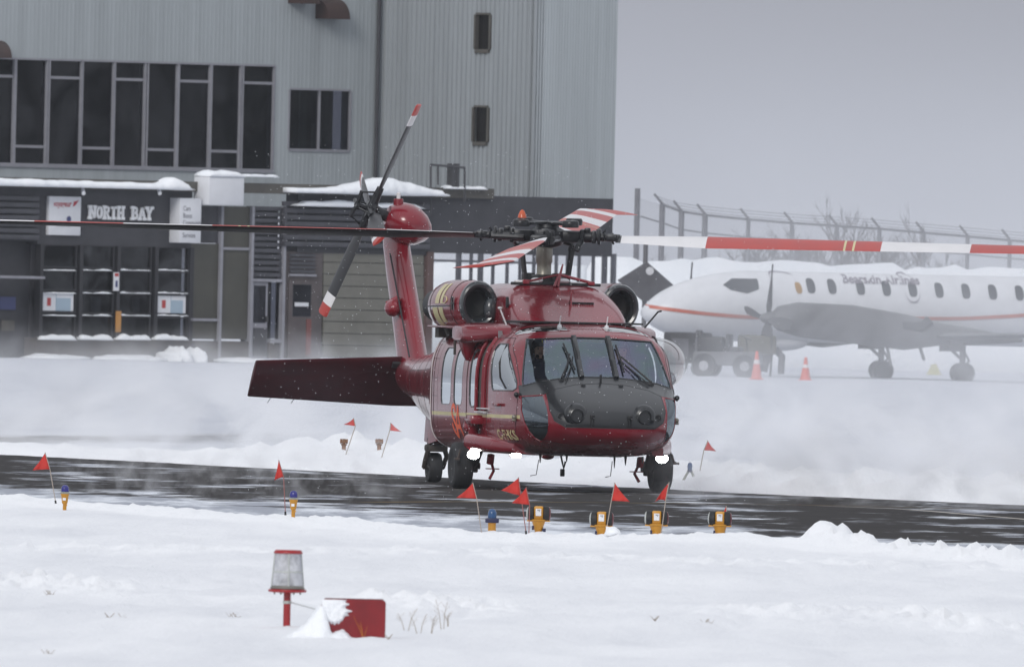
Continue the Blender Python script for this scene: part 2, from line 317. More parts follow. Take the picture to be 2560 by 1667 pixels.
# ================================================================ terminal building
PSI=R(45); BP0=ground_at(300*D,838*D)
CU=Vector((math.cos(PSI),math.sin(PSI),0)); CW=Vector((math.sin(PSI),-math.cos(PSI),0))
def on_front(px,py,w=0):
    """pixel (2380 px notes) -> (u,z) on the plane w in front of the facade"""
    a=at(px*D,py*D,1.0); d=Vector((a.x,1,a.z-CAM_H)); P=BP0+CW*w
    t=(P-Vector((0,0,CAM_H))).dot(CW)/d.dot(CW); q=Vector((0,0,CAM_H))+d*t
    return (q-BP0).dot(CU), q.z
def on_side(px,py,u):
    a=at(px*D,py*D,1.0); d=Vector((a.x,1,a.z-CAM_H)); P=BP0+CU*u
    t=(P-Vector((0,0,CAM_H))).dot(CU)/d.dot(CU); q=Vector((0,0,CAM_H))+d*t
    return (q-BP0).dot(CW), q.z
BR=math.atan2(CU.y,CU.x)
BM={k:mat(k,c,r,**kw) for k,c,r,kw in (
 ('pale siding',(.345,.375,.39),.55,dict(var=.10,vscale=1.1,stretch=(3,3,.12))),('tower siding',(.295,.318,.335),.5,dict(var=.11,vscale=1.0,stretch=(3,3,.15))),
 ('charcoal cladding',(.040,.040,.047),.6,dict(var=.25,vscale=1.5)),('slat metal',(.055,.055,.065),.45,dict(var=.2)),
 ('frame metal',(.26,.26,.29),.4,dict(var=.1)),('dark frame',(.02,.02,.024),.5,{}),('olive panel',(.058,.056,.045),.5,dict(var=.2,vscale=1)),
 ('brown paint',(.085,.07,.07),.6,dict(var=.2,vscale=2)),('rust brown',(.10,.06,.055),.6,dict(var=.2)),('garage beige',(.155,.15,.128),.55,dict(var=.14,vscale=1.2)),
 ('brick base',(.085,.07,.06),.8,dict(col2=(.05,.045,.045),vscale=1.6)),('hood brown',(.045,.024,.02),.5,dict(var=.2)),
 ('white enamel',(.66,.67,.70),.4,dict(var=.04)),('grey enamel',(.40,.40,.43),.5,{}),('sign red',(.38,.03,.045),.5,{}),('sign blue',(.05,.06,.16),.5,{}),('sign ink',(.12,.12,.14),.5,{}),
 ('letter white',(.72,.73,.75),.4,{}),('orange paint',(.45,.22,.06),.6,dict(var=.2)),('poster red',(.40,.05,.05),.6,{}),('poster blue',(.33,.42,.50),.6,{}),('curtain',(.16,.22,.20),.8,dict(var=.3,stretch=(8,8,.3))),
 ('room dark',(.012,.012,.015),.8,dict(col2=(.10,.10,.115),vscale=.55)),('rail steel',(.05,.05,.055),.5,{}),('parapet olive',(.085,.08,.07),.7,dict(var=.2)))}  # dark window backing mottled paler to paint in reflections on the glass
BGLASS=glass('building glass',(.35,.36,.40),.012,(.8,.85,.95),.06,rmax=.15, refl_noise=.8)
BGLASS2=glass('ground floor glass',(.42,.43,.46),.05,(.8,.85,.95),.12,rmax=.22, refl_noise=1.1)
B=thing('terminal_building','grey airport terminal with pale ribbed upper walls, a stair tower and a dark ground floor','building',(BP0.x,BP0.y,0),BR)
# local frame: x along the facade, -y towards the camera, z up
def bpart(mb,name,m,parent=None,**k): return mb.build(name,BM[m] if isinstance(m,str) else m,parent or B,**k)
def rect(x0,y0,x1,y1,w=0):
    xm,ym=(x0+x1)/2,(y0+y1)/2
    return on_front(x0,ym,w)[0],on_front(x1,ym,w)[0],on_front(xm,y1,w)[1],on_front(xm,y0,w)[1]
def slab(x0,y0,x1,y1,w0,w1,ref=None):
    u0,u1,z0,z1=rect(x0,y0,x1,y1,w1 if ref is None else ref); return MB().box(u0,u1,-w1,-w0,z0,z1)
def ribbed(u0,u1,z0,z1,w,pitch,depth,fill=.45,M=None,thick=.3):
    """profiled sheet wall: trapezoid ribs running up, closed at the back"""
    mb=MB(); pts=[]; n=max(1,int(round((u1-u0)/pitch))); p=(u1-u0)/n
    for i in range(n):
        a=u0+i*p; pts+= [(a,0),(a+p*(1-fill)*.8,0),(a+p*(1-fill),depth),(a+p*(1-fill*.2),depth)]
    pts.append((u1,0)); k=len(pts)
    vs=[(x,-w-d,z0) for x,d in pts]+[(x,-w-d,z1) for x,d in pts]; fs=[(i,i+1,k+i+1,k+i) for i in range(k-1)]
    vs+=[(u0,-w+thick,z0),(u1,-w+thick,z0),(u1,-w+thick,z1),(u0,-w+thick,z1)]; b=2*k
    fs+=[(b,b+3,b+2,b+1),(b,0,k,b+3),(k-1,b+1,b+2,2*k-1),(0,b,b+1,k-1),(k,2*k-1,b+2,b+3)]
    if M: vs=[M@Vector(v) for v in vs]
    return mb.add(vs,fs)
LOWZ=on_front(560,425)[1]; UW=-8.0
uL=on_front(-260,200,UW)[0]; uT=on_front(880,150,UW)[0]; TOPZ=13.0
# --- upper wall with its long window strip and one more window
sx0,sx1,sz0,sz1=rect(-47,122,636,402,UW); sz1=on_front(320,147,UW)[1]; sz0=on_front(320,386,UW)[1]
wx0,wx1,wz0,wz1=rect(672,211,812,347,UW)
zlo=LOWZ-.8
for i,(a,b,c,d) in enumerate(((uL,sx0,zlo,TOPZ),(sx0,sx1,sz1,TOPZ),(sx0,sx1,zlo,sz0),(sx1,wx0,zlo,TOPZ),(wx0,wx1,wz1,TOPZ),(wx0,wx1,zlo,wz0),(wx1,uT,zlo,TOPZ))):
    bpart(ribbed(a,b,c,d,UW,.14,.0035,.35),'wall_panel','pale siding',smooth=False)
edges=[-40,32.5,108,187,263,339,411,487,560,637]
cols=[(-40,30),(36,106),(114,186),(191,261),(266,334),(343,409),(415,485),(491,556),(564,634)]
fr=MB()
for k,(a,b) in enumerate(cols):
    u0,u1=on_front(a,260,UW)[0],on_front(b,260,UW)[0]
    tr=(sz1-.42) if k%2==0 else (sz0+.42)
    win=MB().box(u0-.05,u1+.05,-UW+.24,-UW+.28,sz0,sz1).build('window_backing',BM['room dark'],B)
    f=MB().box(u0,u1,-UW+.02,-UW+.08,tr-.035,tr+.035)
    f.box(u0-.045,u0,-UW-.03,-UW+.12,sz0,sz1).box(u1,u1+.045,-UW-.03,-UW+.12,sz0,sz1)
    wf=bpart(f,'window','frame metal',smooth=False)
    MB().box(u0,u1,-UW+.045,-UW+.055,tr+.036,sz1).build('pane',BGLASS,wf); MB().box(u0,u1,-UW+.045,-UW+.055,sz0,tr-.036).build('pane',BGLASS,wf)
bpart(MB().box(sx0,sx1,-UW-.05,-UW+.2,sz0-.10,sz0-.001),'window_sill','frame metal'); bpart(MB().box(sx0,sx1,-UW-.04,-UW+.2,sz1+.001,sz1+.05),'window_head','frame metal')
MB().box(wx0,wx1,-UW+.6,-UW+.62,wz0,wz1).build('window_backing',BM['room dark'],B)
wf=bpart(MB().box(wx0,wx1,-UW-.03,-UW+.1,wz0-.07,wz0).box(wx0,wx1,-UW-.03,-UW+.1,wz1,wz1+.05).box(wx0-.05,wx0,-UW-.03,-UW+.1,wz0,wz1).box(wx1,wx1+.05,-UW-.03,-UW+.1,wz0,wz1).box((wx0+wx1)/2-.025,(wx0+wx1)/2+.025,-UW-.01,-UW+.1,wz0,wz1),'window','frame metal',smooth=False)
xm=(wx0+wx1)/2
MB().box(wx0,xm-.026,-UW+.045,-UW+.055,wz0,wz1).build('pane',BGLASS,wf); MB().box(xm+.026,wx1,-UW+.045,-UW+.055,wz0,wz1).build('pane',BGLASS,wf)
MB().box(xm+.05,xm+.32,-UW+.3,-UW+.33,wz0,wz0+.65).box(xm+.42,xm+.62,-UW+.3,-UW+.33,wz0,wz1).box(xm-.4,xm-.15,-UW+.3,-UW+.33,wz0,wz1).build('curtain',BM['curtain'],wf)
# --- stair tower: ribbed side wall, then the face that looks the same way as the facade
tf=-2.5
u_c=on_front(1245,200,tf)[0]; u_r=on_front(1432,200,tf)[0]; w_back=on_side(880,200,u_c)[0]
SM=Matrix.Translation((u_c,0,0))@Matrix.Rotation(-math.pi/2,4,'Z')   # u axis of the side wall runs towards the camera
# side wall spans y from -w_back to -tf ; map rib direction: local x'=w
def side_box(w0,w1,z0,z1,d0,d1): return MB().box(u_c-d1,u_c-d0,-w1,-w0,z0,z1)
tw_z=[on_side(1122,35,u_c)[1],on_side(1122,115,u_c)[1],on_side(1118,250,u_c)[1],on_side(1118,330,u_c)[1]]
wa,wb=on_side(1109,75,u_c)[0],on_side(1140,75,u_c)[0]; wc,wd=on_side(1104,290,u_c)[0],on_side(1135,290,u_c)[0]
def side_ribbed(w0,w1,z0,z1,pitch=.165,depth=.045):
    mb=ribbed(w0,w1,z0,z1,0,pitch,depth,.45); mb.v=[(u_c+y,-x,z) for x,y,z in mb.v]; return mb
for w0,w1,z0,z1 in ((w_back,min(wa,wc),zlo,TOPZ),(min(wa,wc),max(wb,wd),tw_z[0],TOPZ),(min(wa,wc),max(wb,wd),tw_z[2],tw_z[1]),(min(wa,wc),max(wb,wd),zlo,tw_z[3]),(max(wb,wd),tf,zlo,TOPZ)):
    bpart(side_ribbed(w0,w1,z0,z1),'wall_panel','tower siding',smooth=False)
for (a,b,z1,z0) in ((wa,wb,tw_z[0],tw_z[1]),(wc,wd,tw_z[2],tw_z[3])):
    f=bpart(side_box(a,b,z0-.10,z0,-.1,.08).box(u_c-.07,u_c+.1,-a,-a+.06,z0,z1).box(u_c-.07,u_c+.1,-b-.06,-b,z0,z1).box(u_c-.07,u_c+.1,-b,-a,z1,z1+.05),'window','parapet olive',smooth=False)
    MB().box(u_c+.06,u_c+.075,-b,-a,z0,z1).build('pane',glass('dull glass',(.5,.48,.46),.02,rmax=.06),f); MB().box(u_c+.2,u_c+.22,-b-.1,-a+.1,z0-.1,z1+.1).build('backing',mat('brown blind',(.11,.10,.095),.7),f)
bpart(ribbed(u_c,u_r,zlo,TOPZ,tf,.10,.010,.4,thick=.3),'tower_wall','pale siding',smooth=False)
bpart(MB().tube([(uT-.10,-UW-.08,zlo),(uT-.10,-UW-.08,TOPZ)],.05),'downpipe','charcoal cladding')
# --- brown exhaust hoods high on the wall
def hood(x0,y0,x1,y1):
    u0,u1,z0,z1=rect(x0,y0,x1,y1,UW); h=z1-z0; pr=[(0,h)]+[(h*.95*math.sin(a),h*math.cos(a)) for a in span(.05,math.pi/2,7)]+[(0,0)]
    mb=MB(); n=len(pr); k=.75*(u1-u0)
    mb.loft([[(u,-UW-p[0],z0+p[1]) for p in pr] for u in (u0,u0+k)]); bpart(mb,'exhaust_hood','hood brown')
hood(733,-2,800,45); hood(670,-40,725,9); hood(-40,95,16,135)
# --- ground floor
gx0,gx1=on_front(-300,600)[0],on_front(1136,600)[0]
bpart(MB().box(gx0,on_front(97,600)[0]+.28,.35,1.2,-.2,LOWZ),'wall','charcoal cladding')          # recess at the left edge
zsill=on_front(270,788)[1]; zhead=on_front(270,572)[1]; zbase=on_front(300,838)[1]-.3
ub0,ub1=on_front(95,700)[0],on_front(440,700)[0]
bpart(MB().box(ub0-.2,ub1,-.02,.6,zhead,LOWZ-.25),'fascia','charcoal cladding'); bpart(MB().box(gx0,ub0-.201,-.02,.3,on_front(45,560)[1],LOWZ-.25),'fascia','charcoal cladding')
us=on_front(578,700)[0]
bpart(MB().box(ub0-.2,us,-.05,.5,zbase,zsill),'base_wall','brick base')
cols=((97,176),(189,263),(276,350),(364,437)); rows=((574,622),(631,675),(684,727),(737,781))
bpart(MB().box(ub0-.1,ub1,.30,.32,zsill,zhead),'window_backing','room dark')
zr=[(on_front(270,b)[1],on_front(270,a)[1]) for a,b in rows]
for ci,(a,b) in enumerate(cols):
    u0,u1=on_front(a,680)[0],on_front(b,680)[0]
    pm=MB().box(u0-.11,u0-.001,-.05,.14,zsill,zhead)
    if ci==3: pm.box(u1+.001,u1+.14,-.05,.14,zsill,zhead)
    bpart(pm,'mullion','dark frame')
    for ri,(z0,z1) in enumerate(zr):
        f=bpart(MB().box(u0,u1,-.03,.12,z1,z1+.035).box(u0,u1,-.03,.12,z0-.035,z0).box(u0,u0+.03,-.02,.12,z0,z1).box(u1-.03,u1,-.02,.12,z0,z1),'window','dark frame',smooth=False)
        MB().box(u0,u1,.03,.04,z0,z1).build('pane',BGLASS2,f)
        if ri==2 and ci in (0,3):
            MB().box(u0+.02,u1-.06,.012,.018,z0+.02,z1-.01).build('poster',BM['white enamel'],f)
            MB().box(u0+.20,u0+.33,.006,.010,z0+.14,z1-.12).build('poster_print',BM['poster red'],f)
            pr=MB().box(u0+.52,u1-.16,.006,.010,z0+.02,z1-.12).box(u0+.50,u0+.515,.006,.010,z0+.02,z1-.02); pr.build('poster_picture',BM['poster blue'],f)
        if ri==2 and ci in (1,2): MB().box(u0+.3+.15*ci,u0+.75+.05*ci,.12,.14,z0+.03,z1-.06).build('notice',BM['frame metal'],f)
def snow_strip(name,x0,y0,x1,y1,w0,w1,parent=B,bumpy=.5,prof=None):
    """uneven ledge of snow; prof gives extra height along the length"""
    u0,u1,z0,z1=rect(x0,y0,x1,y1,w1); n=max(10,int((u1-u0)/.07)); mb=MB(); rings=[]
    for i in range(n+1):
        t=i/n; u=u0+(u1-u0)*t; h=(z1-z0)*(1-bumpy+bumpy*(.6+.8*fb(u*3,w1,3,31)))*min(1,t*12,(1-t)*12+.05)
        if prof: h=max(.02,(z1-z0)*prof(t)*(1+.12*fb(u*3,w1,3,32)))
        ww=(w1-w0)*(1+.06*fb(u*5,2,2,33))
        rings.append([(u,-w0-ww*a,z0+h*b) for a,b in ((0,0),(1.02,-.05),(1.05,.35),(.9,.85),(.6,1.0),(.15,1.0),(0,.9))])
    mb.loft(rings); return mb.build(name,SNOW,parent,angle=180)
for a,b in cols: snow_strip('sill_snow',a-2,776,b+3,790,-.02,.17)
for z0,z1 in zr[:3]:
    pass
for ri,y in enumerate((622,675,727)):
    for a,b in cols: snow_strip('ledge_snow',a,y+3,b+2,y+7,-.0,.045,bumpy=.9)
# signs
def sign_box(name,x0,y0,x1,y1,w,label,cat='sign'):
    u0,u1,z0,z1=rect(x0,y0,x1,y1,w); s=thing(name,label,cat,(BP0+CU*u0+CW*w+Vector((0,0,z0))),BR)
    return s,u1-u0,z1-z0
def put_text(txt,x,z,size,y,m,parent,sx=1,shear=0,bold=0,name='lettering'):
    vs,fs=text_mesh(txt,size,shear,bold); mb=MB(); mb.add([(x+v[0]*sx,y,z+v[1]) for v in vs],fs); return mb.build(name,BM[m] if isinstance(m,str) else m,parent,smooth=False)
s,w,h=sign_box('wall_sign',114,457,188,547,.12,'flat white sign with a red airline name left of the NORTH BAY letters')
MB().box(0,w,0,.11,0,h,.01).build('panel',BM['white enamel'],s)
put_text('voyageur',.12*w,h*.74,.21,-.006,'sign red',s,.80,.25,.004)
MB().prism([(.74*w,h*.74),(.82*w,h*.78),(.93*w,h*.92),(.83*w,h*.88),(.77*w,h*.88)],.01).build('bird_emblem',BM['sign red'],s)
MB().lathe([(.075,-.003),(.075,.003)],20,Matrix.Translation((.62*w,-.008,h*.42))@Matrix.Rotation(math.pi/2,4,'X')).build('round_emblem',BM['sign blue'],s)
MB().box(.22*w,.85*w,-.006,-.001,h*.26,h*.265).box(.22*w,.70*w,-.006,-.001,h*.22,h*.226).build('small_print',BM['sign ink'],s)
s,w,h=sign_box('wall_sign',418,461,468,565,.38,'deep white box sign with grey lines of text right of the NORTH BAY letters')
MB().box(0,w,0,.40,0,h,.02).build('box',BM['white enamel'],s)
for i,(t,k) in enumerate((('Cars',.72),('Buses',.56),('Community',.40),('Services',.12))): put_text(t,.14*w,h*k,.17,-.006,'sign ink',s,.8)
# NORTH BAY, one mesh per letter: strokes with slab serifs
def stroke(mb,p,q,t):
    p,q=Vector((p[0],0,p[1])),Vector((q[0],0,q[1])); d=(q-p).normalized(); n=Vector((-d.z,0,d.x))*t/2; y=Vector((0,.05,0))
    vs=[p+n,p-n,q-n,q+n]; mb.add([v for v in vs]+[v+y for v in vs],[(0,1,2,3),(7,6,5,4),(0,4,5,1),(1,5,6,2),(2,6,7,3),(3,7,4,0)])
def serif(mb,x,z,w): mb.box(x-w/2,x+w/2,-.002,.052,z-.035,z+.035)
GL={'N':[((.15,0),(.15,1)),((.15,1),(.85,0)),((.85,0),(.85,1))],'R':[((.18,0),(.18,1)),((.18,.96),(.68,.96)),((.68,.96),(.82,.80)),((.82,.80),(.68,.50)),((.68,.5),(.18,.5)),((.5,.5),(.85,0))],
 'T':[((.5,0),(.5,1)),((.08,.94),(.92,.94))],'H':[((.18,0),(.18,1)),((.82,0),(.82,1)),((.18,.5),(.82,.5))],
 'B':[((.18,0),(.18,1)),((.18,.96),(.66,.96)),((.66,.96),(.78,.77)),((.78,.77),(.66,.53)),((.66,.53),(.18,.53)),((.66,.53),(.84,.28)),((.84,.28),(.7,.04)),((.7,.04),(.18,.04))],
 'A':[((.12,0),(.5,1)),((.5,1),(.88,0)),((.28,.34),(.72,.34))],'Y':[((.5,0),(.5,.48)),((.5,.48),(.12,1)),((.5,.48),(.88,1))]}
GL['O']=[((.5+.36*math.cos(a),.5+.47*math.sin(a)),(.5+.36*math.cos(a+.79),.5+.47*math.sin(a+.79))) for a in [i*.7854 for i in range(8)]]
SF={'N':[(.15,0),(.15,1),(.85,1)],'R':[(.18,0),(.9,0),(.18,1)],'T':[(.5,0)],'H':[(.18,0),(.18,1),(.82,0),(.82,1)],'B':[(.12,0),(.12,1)],'A':[(.12,0),(.88,0)],'Y':[(.5,0),(.12,1),(.88,1)],'O':[]}
u0,u1,z0,z1=rect(208,482,357,508,.1); L=thing('sign_letters','white slab serif letters NORTH BAY on the dark fascia','sign',BP0+CU*u0+CW*.10+Vector((0,0,z0)),BR)
cw=(u1-u0)/9; hh=z1-z0
for i,ch in enumerate('NORTH BAY'):
    if ch==' ': continue
    mb=MB()
    for p,q in GL[ch]: stroke(mb,(p[0]*cw*.92,p[1]*hh),(q[0]*cw*.92,q[1]*hh),.062)
    for x,z in SF[ch]: serif(mb,x*cw*.92,z*hh,.12)
    mb.v=[(v[0]+i*cw,v[1]+(i%3)*.0005,v[2]) for v in mb.v]; mb.build('letter',BM['letter white'],L,smooth=False)
s,w,h=sign_box('wall_sign',265,633,277,676,.10,'narrow white notice with a red top on the second window post','sign')
MB().box(0,w,0,.03,0,h).build('plate',BM['white enamel'],s); MB().box(.02,w-.02,-.004,-.001,h*.78,h-.02).build('print',BM['poster red'],s); MB().box(.05,w-.05,-.004,-.001,h*.2,h*.55).build('print',BM['sign blue'],s)
s,w,h=sign_box('leaning_board',271,723,282,772,.12,'narrow orange board leaning on the window post','board'); MB().box(0,w,0,.05,0,h,.01).build('board',BM['orange paint'],s); MB().box(.03,w-.03,-.006,-.001,h*.1,h*.9).build('board_face',BM['orange paint'],s)
# white box on the roof edge and little lamps
s,w,h=sign_box('roof_unit',486,412,568,478,.55,'white cabinet with a cap of snow on the roof edge beside the box sign','cabinet')
MB().box(0,w,0,.55,0,h,.03).build('casing',BM['white enamel'],s)
mb=MB(); mb.loft([[(w*t,y,h+.005+q*(1+.2*fb(t*4,y,2,40))*min(1,t*9+.2,(1-t)*9+.2)) for y,q in ((.56,0),(-.03,0),(-.04,.06),(.1,.14),(.35,.16),(.55,.10))] for t in span(0,1,14)]); mb.build('snow_cap',SNOW,s,angle=180)
for px in (196,373):
    a=on_front(px-5,435,.1); b=on_front(px+5,450,.6); bpart(MB().tube([(a[0],-.1,a[1]),(b[0],-.5,b[1])],[.035,.05],8),'floodlight','white enamel')
# siding slats at the left and right of the fascia
def slats(x0,x1,y0,y1,n,w,m='slat metal'):
    for i in range(n):
        ya=y0+(y1-y0)*i/n; u0,u1,z0,z1=rect(x0,ya,x1,ya+(y1-y0)/n*.72,w); bpart(MB().box(u0,u1,-w,-w+.12,z0,z1,.012),'slat',m)
slats(-60,92,455,560,7,.14)
bpart(MB().box(on_front(690,520)[0],on_front(1000,520)[0],-.03,.4,on_front(840,590)[1],LOWZ-.25),'wall','charcoal cladding')
slats(662,1000,472,580,7,.16)
bpart(MB().box(gx0,gx1,-.14,3.0,LOWZ-.25,LOWZ),'parapet','parapet olive'); 
bpart(MB().box(on_front(1000,500)[0],on_front(1420,500)[0]+.05,-.02,2,on_front(1200,592)[1],on_front(1200,457)[1]),'wall','charcoal cladding')
snow_strip('roof_snow',-60,404,452,436,.0,.55,prof=lambda t: .55+.55*math.exp(-((t-.93)/.035)**2)-.15*t if t<.985 else .1)
snow_strip('roof_snow',572,404,650,412,.0,.3)
snow_strip('roof_snow',688,418,1046,452,.0,.6,prof=lambda t: .32+.75*math.exp(-((t-.63)/.24)**2) if t<.97 else .15)
snow_strip('ledge_snow',690,468,992,482,.1,.42)
snow_strip('roof_snow',1040,432,1135,440,.0,.3)
# panels, doors
def pan(x0,y0,x1,y1,m,name,w0=-.12,w1=0,parent=None): return bpart(slab(x0,y0,x1,y1,w0,w1,0),name,m,parent,smooth=False)
pan(438,566,506,788,'olive panel','infill_panel'); pan(511,480,577,788,'olive panel','infill_panel'); pan(438,478,506,565,'charcoal cladding','infill_panel'); 
for x in (506.5,578,653): pan(x,480,x+5.5,833,'frame metal','post',-.1,.08)
pan(440,740,505,746,'frame metal','rail',-.1,.05); pan(512,575,577,581,'frame metal','rail',-.1,.05); pan(584,648,652,655,'frame metal','rail',-.1,.07); pan(624,788,652,796,'frame metal','rail',-.1,.07)
for i in range(12): pan(584,480+i*14,652,480+i*14+9,'slat metal','slat',-.08,.03)
pan(584,480,652,648,'charcoal cladding','louvre_backing',-.2,-.1)
dr=bpart(slab(585,656,621,833,-.1,.0,0),'door','frame metal',smooth=False); bpart(slab(590,664,616,750,-.0,.02,0),'pane',BGLASS,dr); bpart(slab(588,762,618,828,0,.02,0),'kick_panel','charcoal cladding',dr); bpart(slab(616,735,619,748,.0,.07,0),'handle','rail steel',dr)
bpart(slab(624,656,651,787,-.1,-.05,0),'sidelight',BGLASS); bpart(slab(586,655,652,833,-.4,-.35,0),'backing','room dark'); pan(624,797,652,833,'brick base','base_wall',-.1,.02)
pan(660,585,748,834,'brown paint','wall',-.3,.0); 
for i in range(5): pan(672,590+i*9.5,730,590+i*9.5+6,'slat metal','slat',-.0,.05)
pan(670,637,732,642,'frame metal','ledge',0,.06)
sd=bpart(slab(668,652,736,833,.0,.03,0),'door','brown paint',smooth=False); bpart(slab(679,662,720,735,.03,.04,0),'pane',BGLASS,sd); bpart(slab(678,661,721,736,.02,.032,0),'pane_backing','room dark',sd); bpart(slab(682,703,714,712,.042,.05,0),'sticker','white enamel',sd); bpart(slab(709,742,720,825,.03,.045,0),'red_strip',mat('faded red strip',(.17,.06,.055),.7),sd)
n=9
for i in range(n):
    ya=585+(832-585)*i/n; pan(752,ya,985,ya+(832-585)/n-1.6,'garage beige','garage_panel',-.1,.0)
pan(750,585,986,833,'charcoal cladding','garage_backing',-.3,-.11); pan(986,585,1001,833,'rust brown','post',-.1,.08)
pan(-90,640,72,646,'frame metal','canopy_edge',-.1,.5)
pan(18,690,55,720,'sign blue','notice_panel',-.3,-.28); pan(22,745,52,770,'parapet olive','notice_panel',-.3,-.28)
# steel guard frame on the roof
rl=MB(); 
for a,b in (((1001,383),(1001,500)),((1080,390),(1080,470)),((1001,383),(1080,390)),((1018,385),(1018,430)),((1062,388),(1062,432))):
    p,q=on_front(*a,.3),on_front(*b,.3); rl.tube([(p[0],-.3,p[1]),(q[0],-.3,q[1])],.03,6)
bpart(rl,'guard_frame','rail steel'); pan(1032,380,1048,435,'rail steel','conduit_box',.1,.3)
# snow heaped against the wall
hp=MB()
for px,wd,h in ((388,.14,.22),(412,.30,.30),(447,.30,.32),(300,1.8,.10),(130,1.6,.10),(560,1.2,.08)):
    u,_=on_front(px,838,.5); hp.sphere((u,-.5,.03),1,10,(wd*.7,.5,h))
hp.v=[(x+.10*fb(x*4,z*6,4,50),y,z*(1+.5*fb(x*7,z*3,4,51))+.05*fb(x*16,z*9,3,52)) for x,y,z in hp.v]
bpart(hp,'snow_heap',SNOW,angle=180)
# ================================================================ parked turboprop airliner
PHI=R(25); NF=Vector((-math.cos(PHI),-math.sin(PHI),0)); NP=Vector((math.sin(PHI),-math.cos(PHI),0))
AO=Vector((10.05,733,0))    # on the ground between the main wheels
AP=thing('turboprop_airliner','white twin propeller airliner with a red side stripe parked nose left on the snowy apron','airplane',AO,math.atan2(NF.y,NF.x))
# local: x nose, y port, z up
AM={k:mat('plane '+k,c,r,**kw) for k,c,r,kw in (('white',(.62,.63,.66),.35,dict(var=.05)),('grey',(.105,.105,.112),.5,dict(var=.25,vscale=1.2)),('red',(.45,.12,.08),.4,dict(var=.1)),('dark',(.04,.04,.045),.5,{}),('glass',(.06,.065,.075),.15,{}),('ink',(.22,.2,.24),.5,{}),('rubber',(.03,.03,.03),.7,{}),('gold',(.35,.2,.06),.5,{}))}
RAD=.86; ZC=1.72
def a_sec(x):
    if x<=4.9: r=RAD; zc=ZC
    elif x<=7.6:
        t=(x-4.9)/2.7; r=RAD*max(.03,1-t**2.3)**.62; zc=ZC-.22*t
    else: r=.02; zc=ZC-.22
    if x<-6.5:
        t=(-6.5-x)/4; r=RAD*(1-.55*t); zc=ZC+.3*t
    return r,zc
def a_pt(x,z,out=.006):
    r,zc=a_sec(x); dz=max(-.999,min(.999,(z-zc)/r)); return Vector((x,(r+out)*math.sqrt(1-dz*dz),z))
mb=MB(); xs=span(-10.4,4.5,30)+span(4.7,7.6,24)
mb.loft([[(x,a_sec(x)[0]*math.cos(a),a_sec(x)[1]+a_sec(x)[0]*math.sin(a)) for a in span(0,2*math.pi,41)[:-1]] for x in xs])
fus=mb.build('fuselage',AM['white'],AP,angle=180)
def skin(poly,m,name,sub=4,out=.008,parent=None):
    """thin painted patch that follows the port side; poly in (x,z)"""
    bm=bmesh.new(); bm.faces.new([bm.verts.new((p[0],0,p[1])) for p in poly]); bmesh.ops.triangulate(bm,faces=bm.faces[:])
    bmesh.ops.subdivide_edges(bm,edges=bm.edges[:],cuts=sub,use_grid_fill=True)
    for v in bm.verts: v.co=a_pt(v.co.x,v.co.z,out)
    q=MB(); q.bm(bm); bm.free(); return q.build(name,AM[m],parent or AP)
def bandskin(pts,w,m,name,out=.008):
    q=MB(); vs=[]; n=len(pts)
    for x,z in pts: vs+=[a_pt(x,z+w/2,out),a_pt(x,z,out+.002),a_pt(x,z-w/2,out)]
    f=[]
    for i in range(n-1):
        b=3*i; f+=[(b,b+1,b+4,b+3),(b+1,b+2,b+5,b+4)]
    q.add(vs,f); return q.build(name,AM[m],AP)
def px_side(xd,yd):
    """photo note -> (x,z) on the port skin"""
    p=at(xd*D,yd*D,1); d=Vector((p.x,1,p.z-CAM_H)); o=AO+NP*.75; t=(o-Vector((0,0,CAM_H))).dot(NP)/d.dot(NP); q=Vector((0,0,CAM_H))+d*t-AO
    return q.dot(NF),q.z
def oval(cx,cz,w,h,n=14,p=3.,sl=0):
    return [(cx+w*math.copysign(abs(math.cos(a))**(2/p),math.cos(a))+sl*h*math.copysign(abs(math.sin(a))**(2/p),math.sin(a)),cz+h*math.copysign(abs(math.sin(a))**(2/p),math.sin(a))) for a in span(0,2*math.pi,n+1)[:-1]]
for xd in (1887,1936,2002,2062,2123,2184,2246,2308,2370,2432,2494):
    x,z=px_side(xd,664+(xd-1887)*.035); skin(oval(x,z,.115,.185,14,3,-.12),'glass','window',2,.016)
x,z=px_side(2120,668); o_=[(p[0],p[1]) for p in oval(x,z,.21,.36,24,2.4)]; bandskin(o_+[o_[0]],.035,'ink','exit_outline',.03)
st=[px_side(*p) for p in ((1530,712),(1560,718),(1600,724),(1660,731),(1740,737),(1810,736),(1900,735),(2060,738),(2140,740),(2230,740),(2300,737),(2380,732),(2450,722))]
bandskin(smooth(st,5),.085,'red','side_stripe',.02)
dpts=[px_side(*p) for p in ((1795,735),(1798,660),(1808,634),(1846,634),(1856,650),(1848,735))]; bandskin(smooth(dpts,4),.03,'ink','door_outline',.03)
skin([px_side(*p) for p in ((1686,662),(1712,647),(1768,648),(1764,672),(1735,682),(1700,674))],'glass','cockpit_window',3,.010)
skin(oval(*px_side(1857,669),.09,.14,10),'gold','crest',2,.010)
def skin_text(txt,xd,yd,size,m,shear=.3,sx=1,name='lettering'):
    x0,z0=px_side(xd,yd); vs,fs=text_mesh(txt,size,shear,.006); q=MB(); q.add([a_pt(x0-v[0]*sx,z0+v[1],.035) for v in vs],fs); return q.build(name,AM[m],AP,smooth=False)
skin_text('Bearskin Airlines',1964,657,.30,'ink',.35,1.03)
